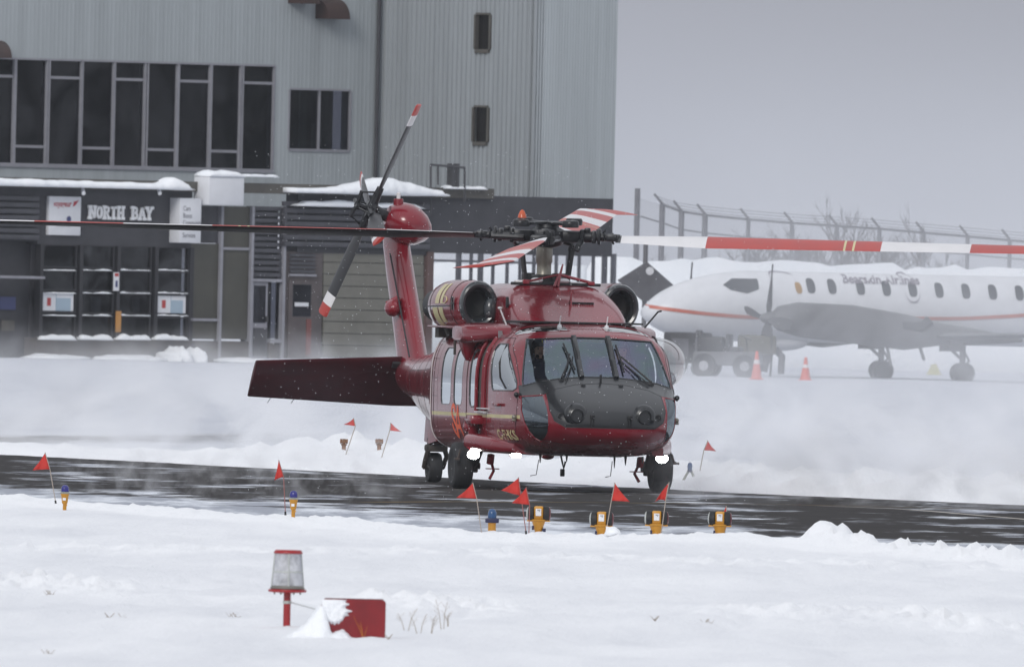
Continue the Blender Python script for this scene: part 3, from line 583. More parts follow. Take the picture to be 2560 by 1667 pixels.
# port and starboard engine nacelles with propellers, wing and wheels
for sgn in (1,-1):
    yb=2.29*sgn
    n=MB(); 
    for a,b in ((0,0),):
        prof=[(5.15,.16,.17,1.44),(5.0,.29,.30,1.44),(4.5,.36,.42,1.42),(3.0,.40,.47,1.33),(1.6,.40,.44,1.17),(.6,.34,.27,1.13),(-.3,.26,.20,1.09),(-1.0,.14,.12,1.05),(-1.6,.05,.05,1.03)]
        n.loft([[(x,yb+w*math.cos(t),zc+h*math.sin(t)) for t in span(0,2*math.pi,21)[:-1]] for x,w,h,zc in prof])
    n.build('engine_nacelle',AM['grey'],AP)
    MB().tube([(1.8,yb+.30,1.32),(1.3,yb+.36,1.30),(1.1,yb+.38,1.46)],[.12,.13,.14],12).build('exhaust_pipe',AM['dark'],AP)
    pr=MB().lathe([(.17,0),(.16,.12),(.10,.28),(.02,.36)],16,Matrix.Translation((5.16,yb,1.44))@Matrix.Rotation(math.pi/2,4,'Y')).build('propeller',AM['grey'],AP)
    for k in range(4):
        a=R(8)+k*math.pi/2; d=Vector((0,math.sin(a),math.cos(a))); t=Vector((0,math.cos(a),-math.sin(a))); o=Vector((5.28,yb,1.44)); ax=Vector((1,0,0))
        r=[]
        for s_,w,ang in ((.1,.06,70),(.3,.13,60),(.7,.16,42),(1.05,.15,32),(1.32,.10,26)):
            c=t*math.cos(R(ang))+ax*math.sin(R(ang)); nn=d.cross(c)*.02; p=o+d*s_; r.append([p+c*w,p+nn,p-c*w,p-nn])
        MB().loft(r).build('blade',AM['dark'],pr)
    g=MB(); g.tube([(0,yb,1.05),(0,yb,.30)],.075,10); g.tube([(.55,yb,.95),(.05,yb,.55)],.04,8); g.tube([(-.05,yb,.7),(-.18,yb,.5),(-.02,yb,.32)],.03,6); g.tube([(0,yb-.2,.22),(0,yb+.2,.22)],.05,8)
    gl=g.build('landing_gear',AM['grey'],AP)
    for q in (-.16,.16):
        w=MB().lathe([(.10,-.075),(.20,-.08),(.24,-.06),(.24,.06),(.20,.08),(.10,.075)],24,Matrix.Translation((0,yb+q,.20))@Matrix.Rotation(math.pi/2,4,'X')); w.build('wheel',AM['rubber'],gl)
    for q in (-.3,.285): MB().box(.15,.5,yb+q,yb+q+.015,.72,1.0).build('gear_door',AM['grey'],gl)
    wg=MB(); rr=[]
    for y,ch,zc,th in ((.3*sgn,2.0,1.02,.28),(2.3*sgn,1.8,1.08,.24),(8.6*sgn,.95,1.20,.10)):
        rr.append([(.9-ch*.0-ch*(1-math.cos(t))/2,y,zc+th/2*math.sin(t)*(1.1-.8*(1-math.cos(t))/2)) for t in span(0,2*math.pi,17)[:-1]])
    wg.loft(rr).build('wing',AM['grey'],AP)
g=MB().tube([(5.85,0,1.15),(5.85,0,.2)],.055,10).tube([(5.85,-.15,.19),(5.85,.15,.19)],.04,8).build('nose_gear',AM['grey'],AP)
for q in (-.11,.11): MB().lathe([(.08,-.05),(.19,-.05),(.19,.05),(.08,.05)],20,Matrix.Translation((5.85,q,.19))@Matrix.Rotation(math.pi/2,4,'X')).build('wheel',AM['rubber'],g)
MB().tube([(4.6,.3,1.0),(4.6,.35,.3)],.03,6).tube([(2.1,2.3,1.0),(1.9,2.2,.35)],.04,6).tube([(1.2,2.3,.9),(1.0,2.2,.5)],.04,6).build('gear_brace',AM['grey'],AP)
# belly pods and open bay seen under the nose
MB().sphere((3.9,0,.86),.5,10,(1.6,.7,.45)).build('belly_fairing',AM['white'],AP)
tl=MB(); tl.loft([[(x,.05,z0),(x,-.05,z0),(x,-.05,z1),(x,.05,z1)] for x,z0,z1 in ((-7.6,2.4,2.6),(-9.2,2.2,5.2),(-10.6,2.2,5.3))]); tl.build('tail_fin',AM['white'],AP,smooth=False)
# ---------------- towing tractor and dark gear under the nose
def px_at(xd,yd,Y): return at(xd*D,yd*D,Y)
TM={k:mat('tractor '+k,c,r,**kw) for k,c,r,kw in (('dark',(.03,.03,.033),.6,dict(var=.3)),('grey',(.10,.10,.11),.6,dict(var=.3)),('light',(.3,.3,.32),.5,dict(var=.2)),('rubber',(.018,.018,.02),.8,{}))}
c=px_at(1690,865,724); TG=thing('towing_tractor','dark grey low towing tractor under the nose of the parked airliner','tractor',(c.x,724,0),R(-8))
MB().box(-.78,.80,-.5,.5,.28,.62,.06).build('chassis',TM['grey'],TG); MB().box(-.75,-.05,-.45,.45,.62,.98,.08).build('engine_hood',TM['dark'],TG)
MB().box(.1,.35,-.4,.4,.62,.74,.04).box(.0,.08,-.4,.4,.62,1.05,.03).build('seat',TM['dark'],TG); MB().tube([(.52,-.1,.6),(.45,-.1,.95)],.02,6).lathe([(.15,-.012),(.17,0),(.15,.012)],14,Matrix.Translation((.45,-.1,.97))@Matrix.Rotation(R(25),4,'Y')).build('steering_wheel',TM['dark'],TG)
MB().tube([(-.7,-.45,.6),(-.7,-.45,1.1),(-.7,.45,1.1),(-.7,.45,.6)],.03,6).build('guard',TM['grey'],TG)
for x in (-.5,.5):
    for y in (-.5,.5): 
        w=MB().lathe([(.13,-.1),(.27,-.11),(.30,-.07),(.30,.07),(.27,.11),(.13,.1)],20,Matrix.Translation((x,y,.27))@Matrix.Rotation(math.pi/2,4,'X')).build('wheel',TM['rubber'],TG)
        MB().lathe([(.02,-.105),(.12,-.10),(.12,.10),(.02,.105)],14,Matrix.Translation((x,y,.27))@Matrix.Rotation(math.pi/2,4,'X')).build('rim',TM['light'],w)
c=px_at(1600,850,728); GP=thing('ground_power_unit','boxy grey ground power cart left of the towing tractor','cart',(c.x,728,0),R(12))
MB().box(-.55,.5,-.4,.4,.3,1.05,.05).build('cabinet',TM['dark'],GP); MB().box(-.5,-.1,-.42,-.40,.45,.9).build('louvre',TM['grey'],GP); MB().tube([(.5,0,.35),(1.0,0,.3)],.03,6).build('tow_bar',TM['grey'],GP)
for x in (-.35,.35):
    for y in (-.4,.4): MB().lathe([(.06,-.06),(.19,-.06),(.19,.06),(.06,.06)],16,Matrix.Translation((x,y,.18))@Matrix.Rotation(math.pi/2,4,'X')).build('wheel',TM['rubber'],GP)
c=px_at(1760,770,729); HT=thing('engine_heater','olive grey heater box on legs beside the propeller','heater',(c.x,729,0),R(5))
MB().box(-.45,.45,-.3,.3,.55,1.02,.06).build('casing',mat('heater olive',(.09,.085,.06),.6,var=.2),HT)
for x in (-.35,.35): MB().tube([(x,-.2,.56),(x-.03,-.22,0)],.03,6).build('leg',TM['dark'],HT)
MB().tube([(.45,0,.7),(.62,0,.5),(.60,0,.08)],[.09,.09,.08],10).build('hose',TM['grey'],HT)
# cones
CO=mat('cone orange',(.62,.10,.06),.5,var=.08); CWH=mat('cone band',(.66,.6,.6),.4)
def cone(px,py,h,label):
    p=ground_at(px*D,py*D); p=at(px*D,py*D,716); c=thing('traffic_cone',label,'cone',(p.x,p.y,0),0,'cones in front of the parked airliner')
    MB().box(-.17,.17,-.17,.17,0,.03,.008).build('base',CO,c); MB().lathe([(.13,.03),(.075,h*.55),(.03,h)],20).build('body',CO,c)
    MB().lathe([(.080,h*.545),(.062,h*.70)],20,cap=False).lathe([(.052,h*.78),(.043,h*.86)],20,cap=False).build('band',CWH,c)
cone(1758,877,.68,'bright orange traffic cone in front of the towing tractor, left one of the two')
cone(1872,872,.56,'paler orange traffic cone standing right of the propeller, further off')
p=ground_at(2160*D,862*D); c=thing('wheel_chock','small pale yellow chock on the snow between the main wheels','chock',(p.x-.2,760,0)); MB().prism([(-.2,0),(.2,0),(.05,.28),(-.05,.28)],.2).build('wedge',mat('chock yellow',(.5,.48,.25),.6),c); MB().tube([(0,0,.28),(.05,-.05,.32),(.15,-.1,.02)],.012,5).build('rope',CWH,c)
# dark diamond board
p=px_at(1500,655,742); dm=thing('diamond_board','large dark diamond shaped board with a white spot left of the airliner nose','sign',(p.x,742,0),R(6))
rz=.66; MB().prism([(0,-.52),(.72,-.08),(.02,.50),(-.70,.02)],.10,Matrix.Translation((0,0,p.z))).build('board',mat('board grey',(.085,.085,.095),.7,var=.2),dm)
MB().lathe([(.10,-.01),(.10,.01)],18,Matrix.Translation((.10,-.06,p.z+.27))@Matrix.Rotation(math.pi/2,4,'X')).build('spot',mat('spot white',(.55,.55,.57),.4),dm); MB().tube([(0,.1,-.1),(0,.1,p.z+1.1)],.06,8).build('post',mat('board post',(.12,.12,.13),.6),dm)
# ---------------- security fence with barbed wire arms
FM=mat('galvanised fence',(.13,.13,.145),.5,var=.2,vscale=5)
FN=thing('security_fence','tall chain link security fence with angled barbed wire arms behind the airliner','fence',(3.2,800,0))
tops=[(3.27,4.62),(3.94,4.44),(4.46,4.27),(5.09,4.19),(6.25,4.10),(7.42,4.03),(8.62,3.98),(9.76,3.93),(10.95,3.85),(12.12,3.78),(13.25,3.70),(14.5,3.62),(15.8,3.55)]
for i,(x,z) in enumerate(tops):
    tall=i==0; zt=z-.0 if tall else z-.22
    m=MB().tube([(x-3.2,0,.3),(x-3.2,0,zt)],.075 if i<4 else .055,8)
    if not tall: m.tube([(x-3.2,0,zt),(x-3.42,-.1,zt+.26)],.035,6)
    m.build('post',FM,FN)
wr=MB()
for k in range(3):
    wr.tube([(x-3.2-.06-.07*k,-.03*k,z-.16+.08*k) for x,z in tops[1:]],.010,4)
wr.build('barbed_wire',FM,FN)
MB().tube([(x-3.2,0,z-.24) for x,z in tops[1:]],.035,6).build('top_rail',FM,FN); MB().tube([(x-3.2,0,z-.72) for x,z in tops],.02,6).build('middle_rail',FM,FN)
mm,t=new_mat('chain link'); b=N(t,'ShaderNodeBsdfPrincipled'); b.inputs['Base Color'].default_value=(.2,.2,.22,1); tr=N(t,'ShaderNodeBsdfTransparent'); mx=N(t,'ShaderNodeMixShader',i_0=.16); o=N(t,'ShaderNodeOutputMaterial')
t.links.new(tr.outputs[0],mx.inputs[1]); t.links.new(b.outputs[0],mx.inputs[2]); t.links.new(mx.outputs[0],o.inputs[0])
me=MB(); xs_=[x-3.2 for x,z in tops]; me.add([(x-3.2,.03,1.0) for x,z in tops]+[(x-3.2,.03,z-.24) for x,z in tops],[(i,i+1,len(tops)+i+1,len(tops)+i) for i in range(len(tops)-1)]); me.build('chain_link_mesh',mm,FN)
# low railing left of it, in front of the snow, under the tower
RL=MB(); lf=thing('post_fence','row of dark posts with snow packed behind them under the stair tower','fence',(-2.4,768,0))
for px in (1065,1094,1116,1145,1178,1208,1240,1292,1318,1345,1378,1404,1425):
    a=px_at(px,650,768); h=3.0+.12*math.sin(px); MB().tube([(a.x+2.4,0,0),(a.x+2.4,0,h)],.05 if px%3 else .08,6).build('post',FM,lf)
MB().tube([(-1.4+0,0,2.62),(3.3,0,2.60)],.03,6).build('rail',FM,lf)
bk2=MB(); bk2.loft([[(x,772+a,b+.1*fb(x*2,a,3,60)) for a,b in ((-2,-.3),(-1.2,1.2),(0,2.1),(3,2.55),(10,2.4),(12,-.3))] for x in span(-2.2,1.9,30)])
tag(bk2.build('snow_pile',SNOW,angle=180),'long pile of cleared snow behind the dark posts under the stair tower','snow pile')
# ---------------- bare shrubs and trees behind the fence
BARK=mat('bare bark',(.10,.092,.095),.8,var=.25)
def bare_tree(x,y,z0,h,spread,n,seed,label,name='bare_tree',grp='bare trees behind the security fence'):
    rd=random.Random(seed); t=thing(name,label,'tree',(x,y,z0),rd.random()*6,grp); tr=MB(); br=MB(); tw=MB()
    def limb(mb,p,d,l,r,k):
        pts=[p]; rs=[r]; q=Vector(p); dd=Vector(d)
        for i in range(3):
            dd=(dd+Vector((rd.uniform(-.16,.16),rd.uniform(-.16,.16),rd.uniform(-.02,.14)))).normalized(); q=q+dd*l/3; pts.append(q.copy()); rs.append(r*(1-.27*(i+1)))
        mb.tube(pts,rs,4 if k<2 else 3,cap=False)
        if k<3:
            for i in range((5,5,4)[k]):
                u=rd.uniform(.3,1); j=min(2,int(u*3)); b=pts[j]+(pts[j+1]-pts[j])*(u*3-j); a=rd.uniform(0,6.28)
                nd=(dd*rd.uniform(.8,1.3)+Vector((math.cos(a),math.sin(a),.1))*rd.uniform(.45,.85)*spread).normalized()
                limb(br if k==0 else tw,b,nd,l*rd.uniform(.42,.66),max(.006,r*.48),k+1)
    for s in range(n):
        a=rd.uniform(0,6.28); h_=h*.62; limb(tr,Vector((math.cos(a)*.1*(n>1),math.sin(a)*.1*(n>1),0)),Vector((math.cos(a)*.25*spread*(n>1),math.sin(a)*.25*spread*(n>1),1)).normalized(),h_*rd.uniform(.6,.78),.04+.005*h,0)
    tr.build('trunk',BARK,t); br.build('branches',BARK,t); tag(tw.build('twigs',BARK,t),kind='stuff')
trees=[(8.3,812,1.5,2.6,1,1,'tall thin bare tree left of the tallest clump'),(9.05,815,1.5,3.5,.8,3,'tallest bare tree rising above the fence'),(9.55,813,1.5,3.2,.8,2,'bare tree with upright twigs right of the tallest one'),(10.3,814,1.5,3.0,.9,2,'slim bare tree in the middle right clump'),
 (10.95,812,1.5,3.2,.7,2,'narrow bare tree furthest right above the fence'),(6.4,809,1.5,1.9,1.2,3,'low bare shrub behind the third fence bay'),(7.2,808,1.5,2.0,1.2,3,'low bare shrub left of the tall trees'),(7.9,810,1.5,2.1,1.1,3,'bushy bare shrub below the tall thin tree'),
 (5.1,806,1.5,1.6,1.3,3,'small bare shrub near the left end of the fence'),(11.6,808,1.4,1.8,1.2,3,'low bare shrub right of the narrow tree'),(8.7,807,1.5,2.0,1.2,4,'dense bare shrub at the foot of the tallest tree'),(9.9,807,1.5,1.9,1.2,4,'dense bare shrub in front of the right clump'),(12.4,808,1.4,1.5,1.3,3,'sparse bare shrub near the last fence post'),(3.9,806,1.4,1.3,1.3,3,'small bare shrub behind the gate posts')]
for i,(x,y,z,h,sp,n,lb) in enumerate(trees): bare_tree(x,y,z,h if h>2.5 else h*1.35,sp,n if h>2.5 else n+3,100+i,lb,'bare_tree' if h>2.5 else 'bare_shrub','bare trees behind the security fence' if h>2.5 else 'bare shrubs behind the security fence')
# ================================================================ lights, flags and the beacon on the snow
LM={k:mat('light '+k,c,r,**kw) for k,c,r,kw in (('yellow',(.52,.24,.015),.45,dict(var=.12,vscale=8)),('blue glass',(.012,.012,.16),.12,dict(coat=.5)),('blue2',(.01,.06,.17),.15,dict(coat=.5)),('collar',(.30,.31,.27),.5,dict(var=.2)),('black',(.006,.006,.007),.6,{}),('label',(.72,.73,.75),.5,{}),('ink',(.15,.15,.17),.6,{}),('muted',(.20,.10,.05),.6,dict(var=.3,vscale=9)),('grey',(.42,.44,.42),.4,{}),('ruby',(.10,.01,.015),.3,{}),('navy',(.012,.014,.06),.5,{}))}
FLAG=mat('flag cloth',(.46,.020,.012),.7,var=.12,vscale=6); STICK=mat('flag stick',(.33,.28,.24),.5,var=.2); STICKR=mat('flag stick red',(.25,.09,.08),.5)
def gz(x,y): return max(0,snow_h(x,y))
def on_bank(px,py):
    """first point of the far snow bank met by a sight line of the photograph"""
    Y=405
    while Y<470:
        p=at(px*D,py*D,Y)
        if Y>pl(FAR_EDGE,p.x)+1 and p.z<=max(0,snow_h(p.x,Y)): break
        Y+=.25
    return Vector((p.x,Y,max(0,snow_h(p.x,Y))))
def edge_light(px,py,h,label,alt=False):
    p=ground_at(px*D,py*D,.03); z=gz(p.x,p.y); e=thing('taxiway_light',label,'light',(p.x,p.y,z-.02),0,'blue taxiway edge lights')
    k=h/.29
    if not alt:
        MB().lathe([(.022*k,-.05),(.022*k,.09*k),(.03*k,.10*k),(.034*k,.11*k),(.044*k,.19*k),(.05*k,.205*k),(.05*k,.215*k)],18).build('stem',LM['yellow'],e)
        MB().lathe([(.05*k,.213*k),(.062*k,.218*k),(.062*k,.226*k),(.047*k,.236*k)],18).build('collar',LM['collar'],e)
        MB().lathe([(.046*k,.234*k),(.047*k,.275*k),(.040*k,.300*k),(.022*k,.315*k),(.002,.319*k)],18).build('globe',LM['blue glass'],e)
        MB().box(-.025*k,.012*k,-.052*k,-.046*k,.135*k,.165*k).build('label_plate',LM['label'],e); MB().box(.012,.03,-.055,-.03,.07*k,.09*k).build('clamp',LM['yellow'],e)
    else:
        MB().lathe([(.052*k,-.05),(.052*k,.12*k),(.06*k,.125*k)],18).build('stem',LM['yellow'],e); MB().box(-.09*k,.09*k,-.07*k,.07*k,.125*k,.185*k,.01).build('collar',LM['navy'],e)
        MB().lathe([(.058*k,.186*k),(.058*k,.25*k),(.045*k,.29*k),(.02*k,.31*k),(.002,.313*k)],18).build('globe',LM['blue2'],e)
    return e
edge_light(150,1190,.29,'blue globe taxiway light on a yellow stem at the far left of the snow edge')
edge_light(681,1217,.29,'blue globe taxiway light on a yellow stem above the red topped beacon')
edge_light(1143,1242,.25,'lighter blue taxiway light with a dark square collar left of the guard lights',True)
def guard_light(px,py,label):
    p=ground_at(px*D,py*D,.03); z=gz(p.x,p.y); g=thing('guard_light',label,'light',(p.x,p.y,z-.03),R(random.uniform(-6,6)),'twin lamp runway guard lights')
    MB().lathe([(.042,-.05),(.042,.05),(.05,.055),(.058,.10),(.075,.15),(.095,.16),(.095,.175),(.06,.18)],18).build('pedestal',LM['yellow'],g)
    MB().box(-.13,.13,-.045,.045,.150,.166,.006).build('cross_arm',LM['yellow'],g)
    MB().box(-.055,.055,-.06,.07,.17,.325,.02).build('lamp_body',LM['yellow'],g)
    MB().box(-.032,.030,-.068,-.061,.215,.295).box(0,0.001,-.067,-.066,.22,.221).build('label_plate',LM['label'],g); MB().box(-.015,.02,-.072,-.069,.275,.283).box(.005,.015,-.072,-.069,.262,.268).build('label_print',LM['ink'],g)
    for s,m in ((-1,'grey'),(1,'ruby')):
        ax=Matrix.Translation((s*.082,-.01,.240))@Matrix.Rotation(R(8)*s,4,'Z')@Matrix.Rotation(math.pi/2*s,4,'Y')
        l=MB().lathe([(.05,-.035),(.076,-.03),(.079,.005),(.074,.03)],20,ax,sx=1.10).build('lamp_hood',LM['black'],g); MB().lathe([(.068,.023),(.066,.04),(.045,.052),(.004,.056)],20,ax,sx=1.12).build('lens',LM[m],l)
    MB().tube([(-.06,-.05,.10),(-.06,-.075,.06)],.012,6).build('clip',LM['navy'],g); return g
g1=guard_light(1251,1244,'twin lamp guard light furthest left of the four, with a dark clip on its stem'); MB().box(.045,.085,-.05,.01,.035,.075,.006).build('clip',LM['navy'],g1)
guard_light(1398,1244,'twin lamp guard light beside the upright red flag, second of the four')
guard_light(1525,1244,'twin lamp guard light behind the curled flag stick, third of the four')
guard_light(1673,1243,'twin lamp guard light with a small flag peeping out behind it, furthest right')
def flag(base,top,tip,low,label,stick=STICK,Yoff=0,bend=0,sock=True,far=False,curl=0):
    """photo notes: foot of the stick, top of the flag, free tip, lower corner at the stick"""
    b=on_bank(*base) if far else ground_at(base[0]*D,base[1]*D,.04); Y=b.y+Yoff; z0=gz(b.x,Y)
    f=thing('marker_flag',label,'flag',(b.x,Y,z0-.02),0,'red marker flags along the taxiway')
    P=lambda q: at(q[0]*D,q[1]*D,Y)-Vector((b.x,Y,z0-.02))
    a,tp,ti,lo=Vector((0,0,-.04)),P(top),P(tip),P(low)
    c=(a+lo)/2+Vector((bend,0,0))
    MB().tube([a,c,lo,lo+(tp-lo)*1.03],.0055 if not far else .007,6).build('stick',stick,f)
    if sock: MB().tube([a,a+(lo-a).normalized()*.10],[.016,.011],8).build('socket',LM['black'],f)
    n=7; vs=[];fs=[]
    for i in range(n):
        for j in range(n):
            u=i/(n-1); v=j/(n-1)      # u along from stick, v from top to low
            s=tp+(lo-tp)*v; p=s+(ti-s)*u; y=(.05*math.sin(u*4.6+v*2.2)+.02*math.sin(u*9-v*5))*u+curl*math.sin(u*3.1)*.09
            p=p+Vector((0,y,-.012*math.sin(u*math.pi)*(1-v)+curl*.02*math.sin(u*3.14))); vs.append(p)
    for i in range(n-1):
        for j in range(n-1): fs.append((i*n+j,i*n+j+1,(i+1)*n+j+1,(i+1)*n+j))
    m=MB(); m.add(vs,fs); o=m.build('cloth',FLAG,f,angle=180); sd=o.modifiers.new('thick','SOLIDIFY'); sd.thickness=.003
    return f
flag((132,1178),(105,1052),(76,1092),(116,1090),'red pennant on a bent stick at the far left by the first blue light')
flag((664,1211),(648,1070),(638,1115),(659,1107),'narrow red pennant hanging close to its stick above the beacon',STICKR)
flag((1121,1241),(1099,1122),(1061,1156),(1108,1158),'red pennant in front of the left main wheel of the helicopter',sock=False)
flag((1225,1243),(1205,1110),(1164,1139),(1211,1152),'highest red pennant of the overlapping pair under the helicopter nose',STICKR)
flag((1229,1243),(1223,1133),(1190,1168),(1231,1173),'lower red pennant of the overlapping pair beside the first guard light',STICKR,Yoff=-.6,sock=False)
flag((1406,1244),(1429,1122),(1463,1165),(1421,1163),'red pennant flying to the right beside the second guard light',sock=False)
flag((1535,1243),(1555,1121),(1522,1166),(1547,1163),'curled red pennant in front of the right main wheel of the helicopter',sock=False,curl=1)
flag((1683,1243),(1688,1176),(1672,1205),(1690,1203),'small red pennant peeping out above the last guard light',Yoff=1.2,sock=False)
flag((1625,1100),(1645,1024),(1664,1048),(1636,1046),'faded red pennant on a thin stick in the snow right of the helicopter',Yoff=0,sock=False,far=True)
flag((800,1062),(822,972),(800,986),(826,990),'red pennant blurred by drifting snow, left of two under the tail',Yoff=0,sock=False,far=True)
flag((884,1068),(908,982),(934,1003),(906,1000),'red pennant blurred by drifting snow, nearest the helicopter under the tail',Yoff=0,sock=False,far=True)
# far light with a splayed foot, and two far guard lights
p=on_bank(1603,1108); z=p.z-.01; e=thing('taxiway_light','small dark blue light on splayed legs in the snow right of the helicopter','light',(p.x,p.y,z),0,'blue taxiway edge lights')
MB().lathe([(.03,.10),(.035,.15),(.028,.19),(.004,.205)],14).build('globe',LM['blue2'],e); MB().lathe([(.036,.07),(.036,.10)],12).build('collar',LM['navy'],e)
for s in (-1,1): MB().tube([(s*.02,0,.08),(s*.09,-.02,-.05)],.018,6).build('leg',LM['collar'],e)
for px,py,lb in ((799,1042,'small brown guard light blurred by drifting snow, left of two under the tail'),(881,1048,'small brown guard light blurred by drifting snow, right of two under the tail')):
    p=on_bank(px,1046); e=thing('guard_light',lb,'light',(p.x,p.y,p.z),0,'twin lamp runway guard lights')
    MB().lathe([(.028,-.05),(.03,.05),(.05,.07),(.03,.08)],14).build('pedestal',LM['muted'],e); MB().box(-.03,.03,-.035,.035,.08,.15,.015).build('lamp_body',LM['muted'],e)  # brown colour paints in the veil of drifting snow over these lights
    for s in (-1,1): MB().lathe([(.028,-.015),(.036,0),(.028,.015)],14,Matrix.Translation((s*.042,0,.115))@Matrix.Rotation(math.pi/2,4,'Y')).build('lamp_hood',LM['muted'],e)
# ---------------- red topped beacon in the foreground
RED=mat('beacon red',(.30,.005,.008),.38,var=.1,vscale=6,coat=.2); FROST,t=new_mat('frosted lens')
b=N(t,'ShaderNodeBsdfPrincipled'); o=N(t,'ShaderNodeOutputMaterial'); tr=N(t,'ShaderNodeBsdfTransparent',i_0=(.75,.76,.8,1)); mx=N(t,'ShaderNodeMixShader'); t.links.new(tr.outputs[0],mx.inputs[1]); t.links.new(b.outputs[0],mx.inputs[2]); t.links.new(mx.outputs[0],o.inputs[0])
co=N(t,'ShaderNodeTexCoord'); nz=N(t,'ShaderNodeTexNoise',i_Scale=7,i_Detail=5,i_Roughness=.6); t.links.new(co.outputs['Object'],nz.inputs['Vector']); mr=N(t,'ShaderNodeMapRange',i_1=.35,i_2=.65,i_3=.35,i_4=.92); t.links.new(nz.outputs[0],mr.inputs[0]); t.links.new(mr.outputs[0],mx.inputs[0])
b.inputs['Base Color'].default_value=(.62,.63,.66,1); b.inputs['Roughness'].default_value=.25
p=ground_at(666*D,1456*D,.05); z=gz(p.x,p.y)
BC=thing('obstruction_beacon','red topped glass beacon on a red post standing in the foreground snow','beacon',(p.x,p.y,z))
k=FOCAL/p.y; q=lambda n: n*D/k       # photo note length -> metres here
post=q(17)/2; H0=q(1456-1378); 
MB().tube([(0,0,-.15),(0,0,H0)],post,16).build('post',RED,BC); MB().tube([(0,0,H0-.10),(0,0,H0-.075)],post*1.18,16).build('clamp_ring',LM['grey'],BC)
fl=MB().lathe([(.05,H0-.01),(q(44),H0),(q(44)+.004,H0+.012),(q(44),H0+.022),(.05,H0+.024)],28); fl.build('flange',RED,BC)
for a in range(6): MB().tube([(q(30)*math.cos(a*1.047),q(30)*math.sin(a*1.047),H0-.02),(q(30)*math.cos(a*1.047),q(30)*math.sin(a*1.047),H0+.03)],.008,6).build('bolt',LM['collar'],BC)
zt=H0+q(1371-1281); MB().lathe([(q(40),H0+.024),(q(41),H0+.03),(q(38),H0+.05),(q(37),H0+.055)],28).build('lens_ring',mat('ring metal',(.2,.19,.17),.4,metal=.6),BC)
MB().lathe([(q(37),H0+.05),(q(35),H0+.12),(q(30),zt)],28,cap=False).build('lens',FROST,BC)
bars=MB()
for a in (-1.5,.1,1.67,3.24): bars.tube([(q(37.5)*math.cos(a),q(37.5)*math.sin(a),H0+.05),(q(30.5)*math.cos(a),q(30.5)*math.sin(a),zt)],.006,6)
bars.lathe([(q(34.6),H0+.165),(q(34.9),H0+.172),(q(34.3),H0+.178)],28,cap=False); bars.build('lens_bars',LM['grey'],BC)
MB().lathe([(q(16),H0+.03),(q(16),H0+.10),(q(8),H0+.13),(q(8),zt-.05)],16).build('lamp',mat('lamp innards',(.28,.27,.28),.4,var=.3),BC)
MB().lathe([(q(31),zt-.004),(q(34),zt),(q(33),zt+.012),(q(30),zt+.028),(.002,zt+.03)],28).build('cap',RED,BC)
# red board with a drift over its left end
p2=ground_at(840*D,1478*D,.05); z2=gz(p2.x,p2.y)
RB=thing('marker_board','red board with rounded corners half buried by a snow drift right of the beacon','board',(p2.x,p2.y,z2),R(4))
x0,x1,h=q(750-840)*1.0,q(893-840),q(1473-1387)
bd=MB(); r=.03; out=[(x0,-.2),(x1,-.2)]+[(x1-r+r*math.cos(a),h-r+r*math.sin(a)) for a in span(0,math.pi/2,6)]+[(x0+r+r*math.cos(a),h-r+r*math.sin(a)) for a in span(math.pi/2,math.pi,6)]
bd.prism(out,.16); o=bd.build('panel',mat('board red',(.20,.003,.007),.42,var=.18,vscale=5),RB); bv=o.modifiers.new('edge','BEVEL'); bv.width=.008; bv.segments=2; bv.limit_method='ANGLE'
MB().box(x0+.02,x1-.02,-.06,.06,h+.001,h+.006).build('top_trim',mat('trim dark red',(.10,.008,.012),.5),RB)
def grid(mb,us,vs_,f):
    n=len(vs_); mb.add([f(u,v) for u in us for v in vs_],[(i*n+j,i*n+j+1,(i+1)*n+j+1,(i+1)*n+j) for i in range(len(us)-1) for j in range(n-1)]); return mb
wd=x1-x0
def drift_h(x,y):
    u=(x-x0)/wd; e=1.0+.25*fb(x*9,y*9,3,70)
    a=h*.93*(math.exp(-(u/.11)**2*e) if u>0 else math.exp(-(max(0,-u-.02)/.30)**1.6*e))*math.exp(-(max(0,-y-.09)/.09)**2)*math.exp(-(max(0,y-.08)/.2)**2)
    b=h*.30*math.exp(-((u-.28)/.20)**2)*math.exp(-(max(0,-y-.09)/.16)**2); c=h*.20*math.exp(-((u+.30)/.22)**2)*math.exp(-(y/.3)**2)
    return max(a,b,c)+.02*fb(x*14,y*14,3,72)-.035
dr=grid(MB(),span(x0-.45,x0+wd*.95,60),span(-.55,.5,44),lambda x,y: (x,y,drift_h(x,y)))
dr.build('drift',SNOW,RB,angle=180)
def cling(u,v):
    edge=.42+.16*fb(v*7,1,4,73)-.55*max(0,.62-v); bot=.34+.22*u+.12*fb(u*12,2,3,74)
    k=sm(0,.10,edge-u)*sm(0,.10,v-bot)*sm(-.06,-.02,u)
    return (x0+wd*u,-.076-.035*k*(1+.3*fb(u*12,v*7,3,75)) if k>.01 else -.07,h*v)
grid(MB(),span(-.02,.6,40),span(.25,.985,30),cling).build('stuck_snow',SNOW,RB,angle=180)
rod=thing('tie_rod','thin grey rod between the beacon post and the red board','rod',(p.x,p.y,z)); MB().tube([(post,0,H0-.088),(p2.x-p.x+x0+.06,p2.y-p.y-.02,z2-z+h*.62)],.006,6).build('bar',LM['grey'],rod); MB().lathe([(.012,-.012),(.012,.012)],8,Matrix.Translation((p2.x-p.x+x0+.06,p2.y-p.y-.02,z2-z+h*.62))).build('nut',LM['black'],rod)
